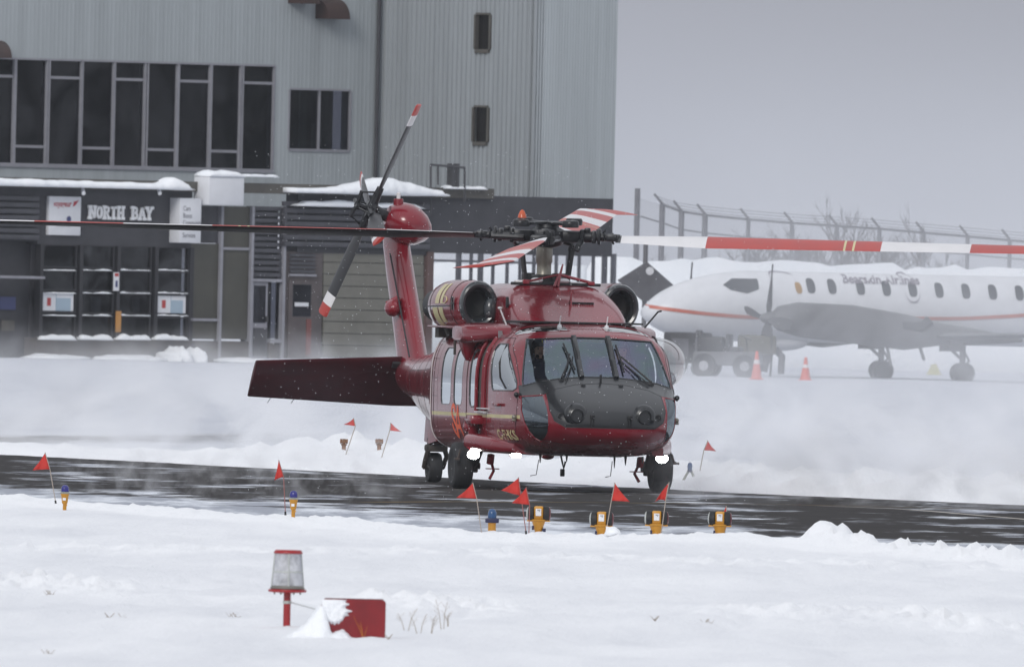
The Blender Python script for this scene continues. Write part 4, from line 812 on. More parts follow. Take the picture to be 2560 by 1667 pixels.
# dry stalks poking out of the snow
WM=mat('dry stalk',(.34,.29,.24),.8,var=.3)
def weed(px,py,hp,label,n=3,seed=1,m=WM):
    a=ground_at(px*D,py*D,.06); rd=random.Random(seed); w=thing('dry_weed',label,'plant',(a.x,a.y,gz(a.x,a.y)-.02),0,'dry weeds in the foreground snow'); kk=a.y/FOCAL*D
    for i in range(n):
        dx=rd.uniform(-.06,.06); l=hp*kk*rd.uniform(.6,1)
        mb=MB(); mb.tube([(dx*.3,0,0),(dx*.8,.02,l*.6),(dx*1.6+.01,.0,l)],[.0035,.003,.0018],5)
        for j in range(3): zz=l*(.55+.13*j); s=rd.choice((-1,1)); mb.tube([(dx,0.01,zz),(dx+s*.035,0,zz+.04)],[.0022,.0012],4)
        mb.build('stem',m,w)
for i,(px,py,hp,lb) in enumerate(((945,1462,62,'grey branching weed just right of the red board'),(975,1468,60,'upright dry weed second right of the red board'),(1000,1470,48,'leaning dry weed in the middle of the group right of the board'),(1030,1462,78,'tallest dry weed right of the red board'),(1042,1458,50,'short dry weed furthest right of the red board'),
    (535,1425,14,'tiny dark stalks left of the beacon'),(268,1428,16,'dark tuft in the left foreground snow'),(115,1378,16,'small tuft near the left frame edge'),(1530,1438,18,'pale stalks in the right foreground snow'),(1650,1440,16,'pale tuft right of the pale stalks'),(110,1510,12,'short stub low in the left foreground'),(900,1480,18,'small dark sprig in front of the red board'))): weed(px,py,hp if hp>20 else hp*.6,lb,3 if hp<20 else 2,200+i)
og=mat('orange grass',(.40,.13,.02),.7); a=Vector((p2.x+.02,p2.y-.16,z2-.02)); w=thing('dry_weed','thin orange grass blades in front of the red board','plant',a,0,'dry weeds in the foreground snow')
for dx,l in ((-.09,.20),(-.03,.16),(-.04,.14),(.03,.12)): MB().tube([(0,0,0),(dx*.5,0,l*.55),(dx,0.01,l)],[.003,.0025,.001],5).build('blade',og,w)
# lumps of snow on the edge
p=ground_at(1424*D,1246*D,.06); cm=MB(); cm.sphere((0,0,.035),1,9,(.10,.2,.07)); cm.v=[(v[0]+.04*fb(v[0]*9,v[2]*9,3,80),v[1],v[2]+.03*fb(v[0]*11,v[2]*9,3,81)) for v in cm.v]; o=cm.build('snow_lump',SNOW,angle=180); o.location=(p.x,p.y,gz(p.x,p.y)); tag(o,'loose lump of snow beside the second guard light','snow lump')
# ================================================================ the helicopter
HYAW=R(11.27); HPOS=Vector((.689,400,0))
HL=thing('helicopter','large dark red helicopter with lit landing lights standing on the cleared taxiway','helicopter',HPOS,-(math.pi/2-HYAW))
# local frame: x forward, y port (right in the photograph), z up, origin between the main wheels
def m_red():
    m=mat('helicopter red',(.20,.005,.015),.25,coat=.55,var=.10,vscale=1.2,spec=.45); return m
HM={'red':m_red()}
HM.update({k:mat('heli '+k,c,r,**kw) for k,c,r,kw in (('black',(.013,.0145,.017),.30,dict(coat=.35,var=.12,vscale=4)),('dark',(.010,.010,.012),.5,{}),('hub',(.020,.021,.024),.35,dict(metal=.35,var=.3,vscale=9)),('rubber',(.028,.029,.032),.75,dict(var=.25,vscale=8)),
 ('rim',(.05,.05,.055),.5,{}),('yellow',(.62,.55,.30),.4,dict(var=.12)),('orange',(.85,.13,.045),.5,{}),('mast',(.24,.225,.19),.35,dict(metal=.5,var=.2)),('bladewhite',(.70,.69,.70),.4,dict(var=.05)),('bladered',(.42,.045,.035),.4,dict(var=.1)),('bladeblack',(.022,.022,.025),.35,{}),
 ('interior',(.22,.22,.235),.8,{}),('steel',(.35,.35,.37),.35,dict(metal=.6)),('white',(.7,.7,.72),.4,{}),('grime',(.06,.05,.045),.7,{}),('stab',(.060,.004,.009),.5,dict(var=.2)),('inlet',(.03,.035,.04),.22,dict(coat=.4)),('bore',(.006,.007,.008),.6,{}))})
WS=glass('windshield glass',(.84,.88,.90),.12,(.84,.86,1),film=True,rmax=.42); SG=glass('door glass',(.62,.66,.68),.30,(.92,.97,1.0)); CG=glass('cabin glass',(.16,.19,.20),.45,(.92,.97,1.0)); CHG=glass('chin glass',(.30,.36,.38),.13,(.80,.92,1),rmax=.34); RG=glass('roof glass',(.20,.26,.28),.30); BG=glass('bubble glass',(.90,.915,.925),.10,rough=.0,rmax=.9)
ST=[(3.335,.16,.86,.98,.92,2,2),(3.32,.42,.79,1.05,.92,2.2,2.2),(3.26,.61,.725,1.11,.92,2.5,2.4),(3.16,.745,.665,1.18,.95,2.7,2.6),(3.0,.865,.60,1.27,1.0,2.9,3),(2.8,.955,.56,1.37,1.05,3,3.2),(2.6,1.015,.53,1.455,1.08,3,3.4),(2.46,1.045,.515,1.53,1.10,3,3.6),
 (2.2,1.085,.50,1.75,1.15,3.1,4),(1.9,1.12,.485,2.0,1.2,3.5,4.4),(1.75,1.135,.48,2.09,1.21,3.8,4.5),(1.6,1.145,.48,2.14,1.22,4,4.6),(1.3,1.16,.475,2.20,1.25,4,4.8),(.9,1.175,.47,2.235,1.28,3.6,5),(.3,1.18,.47,2.25,1.3,3.2,5),(-3.0,1.18,.47,2.25,1.3,3.2,5),
 (-3.35,1.15,.50,2.24,1.32,3.1,4.4),(-3.9,1.03,.52,2.18,1.36,2.7,3),(-4.6,.91,.56,2.08,1.38,2.4,2.7),(-5.5,.79,.62,1.98,1.40,2.3,2.6),(-7,.62,.73,1.86,1.40,2.2,2.4),(-8.2,.50,.90,1.79,1.41,2,2.2),(-9,.41,1.03,1.74,1.42,2,2),(-10.3,.28,1.2,1.68,1.45,2,2),(-10.75,.10,1.34,1.58,1.46,2,2)]
def station(x):
    if x>=ST[0][0]: return ST[0][1:]
    for i in range(len(ST)-1):
        a,b=ST[i],ST[i+1]
        if x>=b[0]:
            h=b[0]-a[0]; t=(x-a[0])/h
            def tan(j,k):
                if j<=0 or j>=len(ST)-1: return 0 if j>=len(ST)-1 else (ST[1][k]-ST[0][k])/(ST[1][0]-ST[0][0])
                d0=(ST[j][k]-ST[j-1][k])/(ST[j][0]-ST[j-1][0]); d1=(ST[j+1][k]-ST[j][k])/(ST[j+1][0]-ST[j][0])
                return 0 if d0*d1<=0 else 2*d0*d1/(d0+d1)
            out=[]
            for k in range(1,7):
                m0,m1=tan(i,k)*h,tan(i+1,k)*h
                out.append((2*t**3-3*t*t+1)*a[k]+(t**3-2*t*t+t)*m0+(-2*t**3+3*t*t)*b[k]+(t**3-t*t)*m1)
            return out
    return ST[-1][1:]
def sec(x,a):
    w,zb,zt,zm,nt,nb=station(x); c,s=math.cos(a),math.sin(a)
    if s>=0: return Vector((x,w*math.copysign(abs(c)**(2/nt),c),zm+(zt-zm)*abs(s)**(2/nt)))
    return Vector((x,w*math.copysign(abs(c)**(2/nb),c),zm-(zm-zb)*abs(s)**(2/nb)))
def side_y(x,z,out=.004):
    w,zb,zt,zm,nt,nb=station(x); r,n=((z-zm)/(zt-zm),nt) if z>zm else ((zm-z)/(zm-zb),nb)
    return w*max(0,1-min(.999,abs(r))**n)**(1/n)+out
angs=[]
for i in range(96):      # even spread of points along a squarish outline
    a=2*math.pi*i/96; q=a%(math.pi/2); b=a-q; t=q/(math.pi/2); t=t+ .11*math.sin(2*math.pi*t)*-1; angs.append(b+t*math.pi/2)
xs=span(3.335,3.0,14)+span(2.95,1.2,44)[0:]+span(1.1,-3.0,26)+span(-3.1,-5.5,20)+span(-5.8,-10.75,16)
bm=bmesh.new(); rings=[[bm.verts.new(sec(x,a)) for a in angs] for x in xs]; n=96
for i in range(len(xs)-1):
    for k in range(n): bm.faces.new((rings[i][k],rings[i][(k+1)%n],rings[i+1][(k+1)%n],rings[i+1][k]))
bm.faces.new(rings[0]); bm.faces.new(rings[-1][::-1]); bmesh.ops.recalc_face_normals(bm,faces=bm.faces[:])
def inside(p,poly):
    c=False;j=len(poly)-1
    for i in range(len(poly)):
        a,b=poly[i],poly[j]
        if (a[1]>p[1])!=(b[1]>p[1]) and p[0]<(b[0]-a[0])*(p[1]-a[1])/(b[1]-a[1])+a[0]: c=not c
        j=i
    return c
PR={'x':(1,2,0),'y':(0,2,1),'z':(0,1,2)}
def cut(poly,ax,sel):
    """score the skin along an outline seen along one axis; returns the faces inside it"""
    i,j,k=PR[ax]; lo=[min(p[0] for p in poly)-.02,min(p[1] for p in poly)-.02]; hi=[max(p[0] for p in poly)+.02,max(p[1] for p in poly)+.02]
    def cand():
        out=[]
        for f in bm.faces:
            c=f.calc_center_median()
            if not sel(c): continue
            a=[v.co[i] for v in f.verts]; b=[v.co[j] for v in f.verts]
            if max(a)<lo[0] or min(a)>hi[0] or max(b)<lo[1] or min(b)>hi[1]: continue
            out.append(f)
        return out
    for p,q in zip(poly,poly[1:]+poly[:1]):
        fs=cand(); ed={e for f in fs for e in f.edges}; vs={v for f in fs for v in f.verts}
        co=[0,0,0]; no=[0,0,0]; co[i],co[j]=p; no[i],no[j]=-(q[1]-p[1]),q[0]-p[0]
        bmesh.ops.bisect_plane(bm,geom=list(vs)+list(ed)+fs,plane_co=co,plane_no=no,dist=1e-5)
    return [f for f in cand() if inside((f.calc_center_median()[i],f.calc_center_median()[j]),poly)]
def take(faces,name,mats,off=0,parent=None,rim=0,rim_mat='black',rim_name='frame',thick=0):
    """lift the scored faces out of the skin as a part; rim adds a gasket round the outline"""
    bm.normal_update(); mp={}; q=MB(); vs=[]
    for f in faces:
        for v in f.verts:
            if v not in mp: mp[v]=len(vs); vs.append(v.co+v.normal*off)
    q.add(vs,[[mp[v] for v in f.verts] for f in faces]); q.m=[f.material_index for f in faces]
    fset=set(faces); bd=[e for f in faces for e in f.edges if sum(1 for l in e.link_faces if l in fset)==1]
    o=q.build(name,mats,parent or HL,angle=50)
    if thick: sd=o.modifiers.new('thickness','SOLIDIFY'); sd.thickness=thick; sd.offset=-1 if off<=0 else 1
    if rim:
        g=MB()
        for e in bd: a,b=[v.co+v.normal*(off*.5) for v in e.verts]; g.tube([a,b],rim,5)
        g.build(rim_name,HM[rim_mat],o)
    bmesh.ops.delete(bm,geom=list(fset),context='FACES'); return o
mir=lambda P: [(-a,b) for a,b in P]
flipy=lambda P: [(a,-b) for a,b in P]
F=lambda c: c.x>1.3
# paint: pale yellow line along both sides (kept on whatever panel it crosses)
for s in (-1,1):
    for f in cut([(-3.0,.965),(2.42,.965),(2.42,1.012),(-3.0,1.012)],'y',lambda c,s=s: c.y*s>.6): f.material_index=1
RY=[HM['red'],HM['yellow']]
wsp=[(.262,2.05),(.845,2.02),(.90,1.86),(.955,1.66),(1.0,1.46),(1.0,1.405),(.80,1.465),(.55,1.505),(.268,1.53)]
w_=[]
for nm,P in (('windshield',mir(wsp)),('windshield',[(-.200,2.055),(.200,2.055),(.205,1.535),(-.205,1.535)]),('windshield',wsp)):
    w_.append(take(cut(P,'x',F),nm,WS,-.004,rim=.013))
for s in (-1,1):
    P=[(.262,2.06),(.200,2.06),(.205,1.53),(.268,1.525)]; P=P if s>0 else mir(P)
    take(cut(P,'x',F),'windshield_post',HM['black'],.006,thick=.03)
chin=[(1.042,1.262),(.822,1.285),(.808,1.12),(.80,.95),(.795,.80),(.815,.665),(.90,.715),(.97,.80),(1.02,.92),(1.045,1.08)]
for s in (-1,1): take(cut(chin if s>0 else mir(chin),'x',lambda c: c.x>1.8 and c.z<1.4),'chin_window',CHG,-.003,rim=.008,rim_mat='red')
hood=[(-.775,1.30),(-.782,1.1),(-.735,.955),(-.60,.872),(.60,.872),(.735,.955),(.782,1.1),(.775,1.30),(.62,1.372),(.35,1.432),(0,1.455),(-.35,1.432),(-.62,1.372)]
HD=take(cut(hood,'x',F),'nose_hood',HM['black'],.004,rim=.006,rim_mat='dark',rim_name='hood_seam')
gl=[(.80,1.298),(.62,1.374),(.35,1.434),(0,1.457),(-.35,1.434),(-.62,1.374),(-.80,1.298),(-1.05,1.272),(-1.045,1.40),(-.80,1.50),(-.55,1.56),(0,1.58),(.55,1.56),(.80,1.50),(1.045,1.40),(1.05,1.272)]
take(cut(gl,'x',F),'glare_panel',HM['black'],.002)
for s in (-1,1):
    P=[(1.60,.25),(1.62,.55),(1.56,.80),(1.42,.92),(1.25,.93),(1.12,.82),(1.10,.25)]; P=P if s>0 else flipy(P)
    take(cut(P,'z',lambda c: c.z>1.9),'roof_window',RG,-.002,rim=.007,rim_mat='red')
def rr(x0,x1,z0,z1,r,n=4):
    o=[]
    for cx,cz,a0 in ((x1-r,z1-r,0),(x0+r,z1-r,90),(x0+r,z0+r,180),(x1-r,z0+r,270)):
        for k in range(n+1): a=R(a0+90*k/n); o.append((cx+r*math.cos(a),cz+r*math.sin(a)))
    return o
dw=[(.93,1.86),(1.0,1.93),(1.08,1.95),(1.46,1.95),(1.74,1.80),(1.98,1.61),(2.18,1.44),(2.22,1.37),(2.12,1.335),(1.13,1.33),(1.06,1.37),(.97,1.58)]
door=[(.74,2.03),(1.50,2.03),(1.90,1.76),(2.33,1.36),(2.28,.95),(2.10,.66),(.80,.64),(.74,.70)]
for s in (-1,1):
    sel=lambda c,s=s: c.y*s>.55 and c.x<2.7
    g=cut(dw,'y',sel); gw=take(g,'side_window',SG,-.004,rim=.011)
    d=take(cut(door,'y',sel),'cockpit_door',RY,0,rim=.0045,rim_mat='dark',rim_name='door_seam'); gw.parent=d
    bar=MB()
    if s<0: bar.tube([(1.42,-side_y(1.42,1.94,.004),1.94),(1.38,-side_y(1.38,1.7,.004),1.7),(1.5,-side_y(1.5,1.5,.004),1.5),(1.8,-side_y(1.8,1.36,.004),1.36)],.008,5).build('window_rail',HM['dark'],d)
    MB().box(1.30,1.62,-.02,.02,1.12,1.16,.01).build('handle',HM['red'],d).location=(0,s*(side_y(1.45,1.14)+.03),0)
    for x0,x1 in ((-1.50,-.92),(-2.38,-1.70)):
        take(cut(rr(x0,x1,1.11,1.87,.11),'y',sel),'cabin_window',CG,-.003,rim=.010)
    if s<0: take(cut(rr(-.42,.03,1.10,1.86,.13),'y',sel),'gunner_window',CG,-.003,rim=.012)
    cd_=[(-.62,2.0),(-.62,.72),(-2.62,.72),(-2.62,2.0)]
    take(cut(cd_,'y',sel),'cabin_door',RY,.006 if s<0 else .006,rim=.0045,rim_mat='dark',rim_name='door_seam')
    take(cut([(.12,1.98),(.52,1.98),(.52,1.02),(.12,1.02)],'y',sel),'sliding_panel',HM['grime'],-.02)
q=MB(); vi={v:i for i,v in enumerate(bm.verts)}
q.add([v.co for v in bm.verts],[[vi[v] for v in f.verts] for f in bm.faces]); q.m=[f.material_index for f in bm.faces]
FU=q.build('fuselage',RY,HL,angle=35)
def hp(mb,name,m,parent=None,**k): return mb.build(name,HM[m] if isinstance(m,str) else m,parent or HL,**k)
def bent(pts,s,out=.0): return [(x,s*(side_y(x,z,out)),z) for x,z in pts]
# tracks of the sliding panels, steps, seams
for x in (.10,.54,.66): 
    mb=MB(); mb.tube(bent([(x,1.04+i*.14) for i in range(8)],-1,.012),.026,6); hp(mb,'door_track','red')
MB().box(.2,.85,-1.235,-1.17,1.03,1.045).box(.35,.95,-1.235,-1.17,1.075,1.09).build('step_plate',HM['white'],HL)
sm_=MB()
for x in (-2.9,-3.05): sm_.tube(bent([(x,.62+i*.1) for i in range(14)],-1,.001),.004,4)
for z in (1.95,1.72,1.46,1.22): sm_.tube(bent([(-2.62-.04*i,z) for i in range(11)],-1,.001),.0035,4)
for x in (-3.75,-4.7,-5.8,-6.9,-8.0): sm_.tube([tuple(sec(x,a)) for a in span(math.pi*.62,math.pi*1.42,22)],.0035,4)
for zf in (.25,-.35): sm_.tube([(x,-side_y(x,1.4+zf*(.9+x*.05),.001),1.4+zf*(.9+x*.05)) for x in span(-8.6,-3.3,16)],.0035,4)
for y in (-.42,.42): sm_.tube([tuple((nose_x0,y,z)) for nose_x0,z in []] or [(2.0,y,.482),(1.2,y,.474)],.003,4)
tag(hp(sm_,'panel_seams','dark'),kind='stuff')
rim=MB(); rim.tube([tuple(sec(-3.12,a)*1.0+Vector((0,math.copysign(.004,math.cos(a)),0))) for a in span(math.pi*.75,math.pi*1.35,20)],.007,5); hp(rim,'cabin_end_seam','bladewhite')
# registration and the orange mark
def side_text(txt,x,z,size,m,sx=1,shear=0,bold=0,name='registration',sz=1):
    vs,fs=text_mesh(txt,size,shear,bold); b=MB(); b.add([(x+v[0]*sx,-side_y(x+v[0]*sx,z+v[1]*sz,.006),z+v[1]*sz) for v in vs],fs); return hp(b,name,m,smooth=False)
side_text('C-FHKS',1.36,.685,.18,'yellow',1.42,-.28,.005)
def brush(pts,w,name):
    b=MB(); vs=[]; n_=len(pts)
    for i,p in enumerate(pts):
        a=Vector(pts[max(0,i-1)]); c=Vector(pts[min(n_-1,i+1)]); d=(c-a).normalized(); nn=Vector((-d.y,d.x))*w/2
        for k in (1,0,-1): x,z=p[0]+nn.x*k,p[1]+nn.y*k; vs.append((x,-side_y(x,z,.010),z))
    b.add(vs,[(3*i+k,3*i+k+1,3*i+k+4,3*i+k+3) for i in range(n_-1) for k in (0,1)]); return hp(b,name,'orange')
Sx=smooth([(-.98,.98),(-1.02,1.06),(-1.12,1.10),(-1.22,1.05),(-1.2,.95),(-1.08,.86),(-.96,.76),(-.90,.66),(-.97,.59),(-1.06,.63),(-1.15,.72),(-1.2,.80)],4)
SO=-.25
brush([(x-.35,.70+(z-.6)*.8) for x,z in Sx],.065,'side_lettering')
for P in ([(-.82,.60),(-.72,.84),(-.64,1.10)],[(-.64,1.10),(-.52,.85),(-.34,.60)],[(-.76,.75),(-.42,.75)]): brush([(-1.33+(x+.82)*.83,.70+(z-.6)*.8) for x,z in smooth(P,4)],.065,'side_lettering')
# nose details
def nose_x(y,z):
    lo,hi=1.2,3.33
    for _ in range(40):
        m_=(lo+hi)/2; w,zb,zt,zm,nt,nb=station(m_); r,n_=((z-zm)/(zt-zm),nt) if z>zm else ((zm-z)/max(.01,zm-zb),nb)
        if abs(y/w)**n_+abs(r)**n_<1: lo=m_
        else: hi=m_
    return lo
for s in (-1,1):
    x=nose_x(s*.46,1.03); MX=Matrix.Translation((x-.03,s*.46,1.03))@Matrix.Rotation(math.pi/2,4,'Y')@Matrix.Rotation(0,4,'Z')
    k=MB().lathe([(.165,-.03),(.155,.02),(.125,.045),(.105,.055),(.10,.085),(.085,.092),(.08,.088),(.075,.07),(.002,.07)],22,MX); hp(k,'nose_sensor','black',HD)
    MB().lathe([(.085,.093),(.088,.099),(.074,.099)],22,MX,cap=False).build('sensor_ring',HM['hub'],HD)
    x=nose_x(s*.655,1.02); MB().lathe([(.045,.0),(.045,.035),(.034,.04),(.033,.025),(.002,.025)],16,Matrix.Translation((x-.015,s*.655,1.02))@Matrix.Rotation(math.pi/2,4,'Y')).build('nose_port',HM['dark'],HD)
    x=nose_x(s*.255,.95); MB().box(x-.03,x+.035,s*.255-.03,s*.255+.03,.99,1.045,.006).box(x-.03,x+.03,s*.255-.025,s*.255-.015,.90,.99).box(x-.03,x+.03,s*.255+.015,s*.255+.025,.90,.99).build('latch',HM['dark'],HD)
    x=nose_x(s*.255,1.42); MB().box(x-.04,x+.02,s*.255-.03,s*.255+.03,1.40,1.45,.008).build('hinge',HM['black'],HD)
x=nose_x(0,1.46); hp(MB().box(x-.03,x-.01,-.014,.014,1.42,1.575,.004),'airflow_probe','dark')
# wipers lie on the windshield
def on_ws(y,z,o=.02): return (nose_x(y,z)+o,y,z+o*.5)
for s,pts,bl in ((-1,[(-.52,1.50),(-.40,1.68),(-.345,1.82)],[(-.40,1.96),(-.36,1.80),(-.31,1.62)]),(1,[(.70,1.47),(.50,1.66),(.35,1.80)],[(.31,1.95),(.335,1.80),(.35,1.60)])):
    w=MB(); w.tube([on_ws(*p,.035) for p in pts],.013,6); w.tube([on_ws(p[0]+.04*s*-1,p[1]-.03,.03) for p in pts],.008,6); w.box(nose_x(*pts[0])-.03,nose_x(*pts[0])+.05,pts[0][0]-.035,pts[0][0]+.035,pts[0][1]-.09,pts[0][1]+.01,.01)
    w=hp(w,'wiper','dark'); hp(MB().tube([on_ws(*p,.03) for p in bl],.013,6),'wiper_blade','dark',w)
for y in (-.33,.31): 
    x=1.36; z=station(x)[2]; hp(MB().lathe([(.035,-.01),(.025,.03),(.008,.04)],12,Matrix.Translation((x,y,z))).tube([(x,y,z+.03),(x+.02,y+.01,z+.15)],.008,5),'pitot','white')
# cockpit interior
hp(MB().box(.55,.6,-1.0,1.0,.7,2.12),'bulkhead','interior'); hp(MB().box(.6,2.45,-.98,.98,.78,.84),'cockpit_floor','interior')
pn=MB(); pn.loft([[(x,-.78,z0),(x,.78,z0),(x,.78,z1),(x,-.78,z1)] for x,z0,z1 in ((2.05,.9,1.50),(2.25,.9,1.50),(2.45,1.0,1.42))]); hp(pn,'instrument_panel','dark',smooth=False); hp(MB().box(1.1,2.0,-.16,.16,.84,1.18,.03),'centre_console','dark')
for s in (-1,1):
    c=MB(); c.box(.85,1.35,s*.56-.25,s*.56+.25,1.0,1.14,.05); c.box(.72,.88,s*.56-.25,s*.56+.25,1.05,1.80,.05); c.box(.74,.86,s*.56-.13,s*.56+.13,1.82,2.02,.04); hp(c,'pilot_seat','interior')
# doghouse fairing in front of the rotor
fr_=MB(); rg=[]
for x,w,zt in ((.93,.50,2.245),(.86,.62,2.27),(.72,.70,2.32),(.45,.755,2.43),(.15,.775,2.545),(-.15,.775,2.64),(-.38,.765,2.70),(-.56,.755,2.735),(-.75,.75,2.75),(-1.4,.74,2.75),(-2.6,.72,2.75),(-3.4,.62,2.72),(-4.2,.42,2.52),(-4.8,.22,2.2),(-5.0,.10,2.0)):
    zb=min(2.12,zt-.2); rg.append([(x,w*math.copysign(abs(math.cos(a))**(2/4.5),math.cos(a)),zb+(zt-zb)*abs(math.sin(a))**(2/5.0)) for a in span(0,math.pi,29)]+[(x,-w,zb-.05),(x,w,zb-.05)])
fr_.loft(rg); DG=hp(fr_,'engine_fairing','red',angle=30)
hp(MB().box(-.70,-.62,-.60,.62,2.735,2.775,.01),'fairing_gap','dark',DG)
hp(MB().box(-.9,-.72,-.52,-.2,2.75,2.80,.02).box(-.9,-.72,.25,.5,2.75,2.79,.02),'deck_plate','bladewhite',DG)
g=MB()
for i in range(14): y=.02+.024*i; g.box(.20,.30,y,y+.012,2.497,2.524)
o=hp(g,'intake_grille','dark',DG); o.rotation_euler=(0,R(0),0)
hp(MB().box(-.2,1.0,-.80,.88,2.238,2.262,.008),'roof_rail','dark')
o=MB().lathe([(.045,-.01),(.045,.02),(.002,.02)],14,Matrix.Translation((-.05,-.772,2.50))@Matrix.Rotation(-math.pi/2,4,'X')@Matrix.Diagonal((1.0,1.7,1,1))); hp(o,'fairing_port','dark',DG)
# wire cutters and aerials on the roof
hp(MB().tube([(.30,.03,2.42),(.32,.03,2.66)],.012,5).prism([(.1,2.42),(.5,2.30),(.34,2.48),(.3,2.60)],.02,Matrix.Translation((0,.03,0))),'wire_cutter','red')
wc=MB(); wc.tube([(-.62,-.40,2.78),(-.60,.04,2.885)],.016,6); wc.tube([(-.62,.50,2.78),(-.60,.04,2.885)],.022,6); wc.tube([(-.5,.0,2.72),(-.66,.10,3.02)],[.03,.012],6); wc.tube([(-.45,-.05,2.72),(-.6,.04,2.885)],.02,6)
wc.box(-.66,-.58,-.45,-.36,2.75,2.81,.01).box(-.66,-.58,.44,.53,2.75,2.80,.01); hp(wc,'wire_cutter','red')
hp(MB().tube([(.75,-.93,2.20),(.78,-1.03,2.42)],.012,6).lathe([(.02,0),(.03,.01),(.03,.025),(.01,.03)],10,Matrix.Translation((.78,-1.03,2.41))),'roof_probe','white')
hp(MB().tube([(.55,.99,2.20),(.60,1.16,2.42),(.66,1.19,2.43)],.013,6),'roof_probe','dark')
# engine nacelles and inlets
def nac(x,a,s,o=0):
    K=[(-1.02,.97,.245,.30,2.46),(-1.2,.985,.275,.325,2.455),(-1.5,1.01,.30,.335,2.45),(-2.3,1.02,.32,.34,2.44),(-2.9,1.0,.29,.31,2.43),(-3.3,.97,.22,.25,2.42)]
    for p,q_ in zip(K,K[1:]):
        if x>=q_[0]:
            t=(p[0]-x)/(p[0]-q_[0]); v=[p[i]+(q_[i]-p[i])*t for i in range(5)]; break
    else: v=K[-1]
    return (x,s*(v[1]+(v[2]+o)*math.cos(a)),v[4]+(v[3]+o)*math.sin(a))
for s in (-1,1):
    mb=MB(); mb.loft([[nac(x,a,s) for a in span(0,2*math.pi,37)[:-1]] for x in (-1.02,-1.1,-1.2,-1.35,-1.5,-1.9,-2.3,-2.6,-2.9,-3.1,-3.3)],cap=False); na=hp(mb,'engine_nacelle','red')
    T=Matrix.Translation((-1.0,s*.965,2.46))@Matrix.Rotation(math.pi/2,4,'Y')
    hp(MB().lathe([(.315,-.10),(.318,-.02),(.300,.03),(.27,.045),(.235,.03),(.205,-.03),(.19,-.10)],36,T,cap=False,sy=.82),'inlet_lip','inlet',na)
    hp(MB().lathe([(.19,-.10),(.17,-.28),(.002,-.30)],30,T,cap=False,sy=.82),'inlet_bore','bore',na)
    hp(MB().sphere((-1.02,s*.80,2.40),.13,10,(.7,.8,1.25)),'inlet_bullet','inlet',na)
    hp(MB().lathe([(.20,0),(.22,-.25),(.15,-.26),(.14,0)],24,Matrix.Translation((-3.28,s*1.02,2.43))@Matrix.Rotation(math.pi/2,4,'Y')),'exhaust','dark',na)
    sm2=MB()
    for x in (-1.36,-2.62): sm2.tube([nac(x,a,s,.002) for a in span(-1.7,1.9,20)],.005,4)
    sm2.tube([nac(x,-.05,s,.004) for x in span(-2.9,-1.36,8)],.012,4); hp(sm2,'nacelle_seam','dark',na)
    if s<0:
        for x0,x1,a0,a1 in ((-2.15,-1.93,.05,.95),(-1.86,-1.72,.05,1.0),(-2.30,-2.02,-.95,-.10),(-1.95,-1.72,-.75,-.10)):
            mb=MB(); nx_,na_=4,10; mb.add([nac(x,a,s,.004) for x in span(x0,x1,nx_) for a in span(a0,a1,na_)],[(i*na_+j,i*na_+j+1,(i+1)*na_+j+1,(i+1)*na_+j) for i in range(nx_-1) for j in range(na_-1)]); hp(mb,'painted_emblem','yellow',na)
        ar=MB(); ar.tube([nac(x,a,s,.004) for x,a in smooth([(-1.72,.35),(-1.55,.3),(-1.5,.15),(-1.6,.05),(-1.75,.08)],4)],.008,4); hp(ar,'painted_emblem','yellow',na)
        lt=MB(); lt.box(-1.33,-1.12,-1.295,-1.275,2.46,2.475).box(-1.24,-1.20,-1.298,-1.275,2.38,2.56); hp(lt,'cowl_latch','dark',na)
    hp(MB().tube([(-2.55,s*1.08,2.14),(-2.5,s*1.05,2.02)],.05,8).tube([(-1.35,s*1.08,2.16),(-1.35,s*1.02,2.05)],.035,8),'nacelle_mount','grime',na)
    # upper side fairings for the store supports
    pb=MB(); pb.box(-3.0,-.7,*sorted((s*.95,s*1.27)),2.135,2.165,.012); hp(pb,'side_shelf','red'); hp(MB().box(-3.0,-2.75,*sorted((s*1.02,s*1.16)),2.0,2.134),'shelf_bracket','grime')
    fb_=MB(); rg=[]
    for y,x0,x1,z0,z1 in ((.86,-1.5,.75,2.02,2.22),(1.02,-1.35,.50,1.97,2.22),(1.14,-1.2,.2,1.95,2.21),(1.26,-1.1,-.15,1.94,2.195),(1.32,-1.0,-.30,1.98,2.17)):
        rg.append([((x0+x1)/2+(x1-x0)/2*math.copysign(abs(math.cos(a))**.6,math.cos(a)),s*y,(z0+z1)/2+(z1-z0)/2*math.copysign(abs(math.sin(a))**.6,math.sin(a))) for a in span(0,2*math.pi,25)[:-1]])
    fb_.loft(rg); hp(fb_,'store_fairing','red')
    sp=MB(); rg=[]
    for z,y0,y1,x0,x1 in ((1.97,1.00,1.29,-1.0,-.35),(1.90,1.05,1.27,-.9,-.45),(1.80,1.09,1.24,-.82,-.52),(1.71,1.14,1.19,-.75,-.6)):
        rg.append([((x0+x1)/2+(x1-x0)/2*math.cos(a),s*((y0+y1)/2+(y1-y0)/2*math.sin(a)),z) for a in span(0,2*math.pi,17)[:-1]])
    sp.loft(rg); hp(sp,'fairing_tip','red')
    hp(MB().tube([(-1.05,s*1.27,1.98),(-1.05,s*1.27,1.78)],.02,6),'hoist_hook','grime')
    # drag beam, oleo leg, wheel
    bm_=MB(); rg=[]
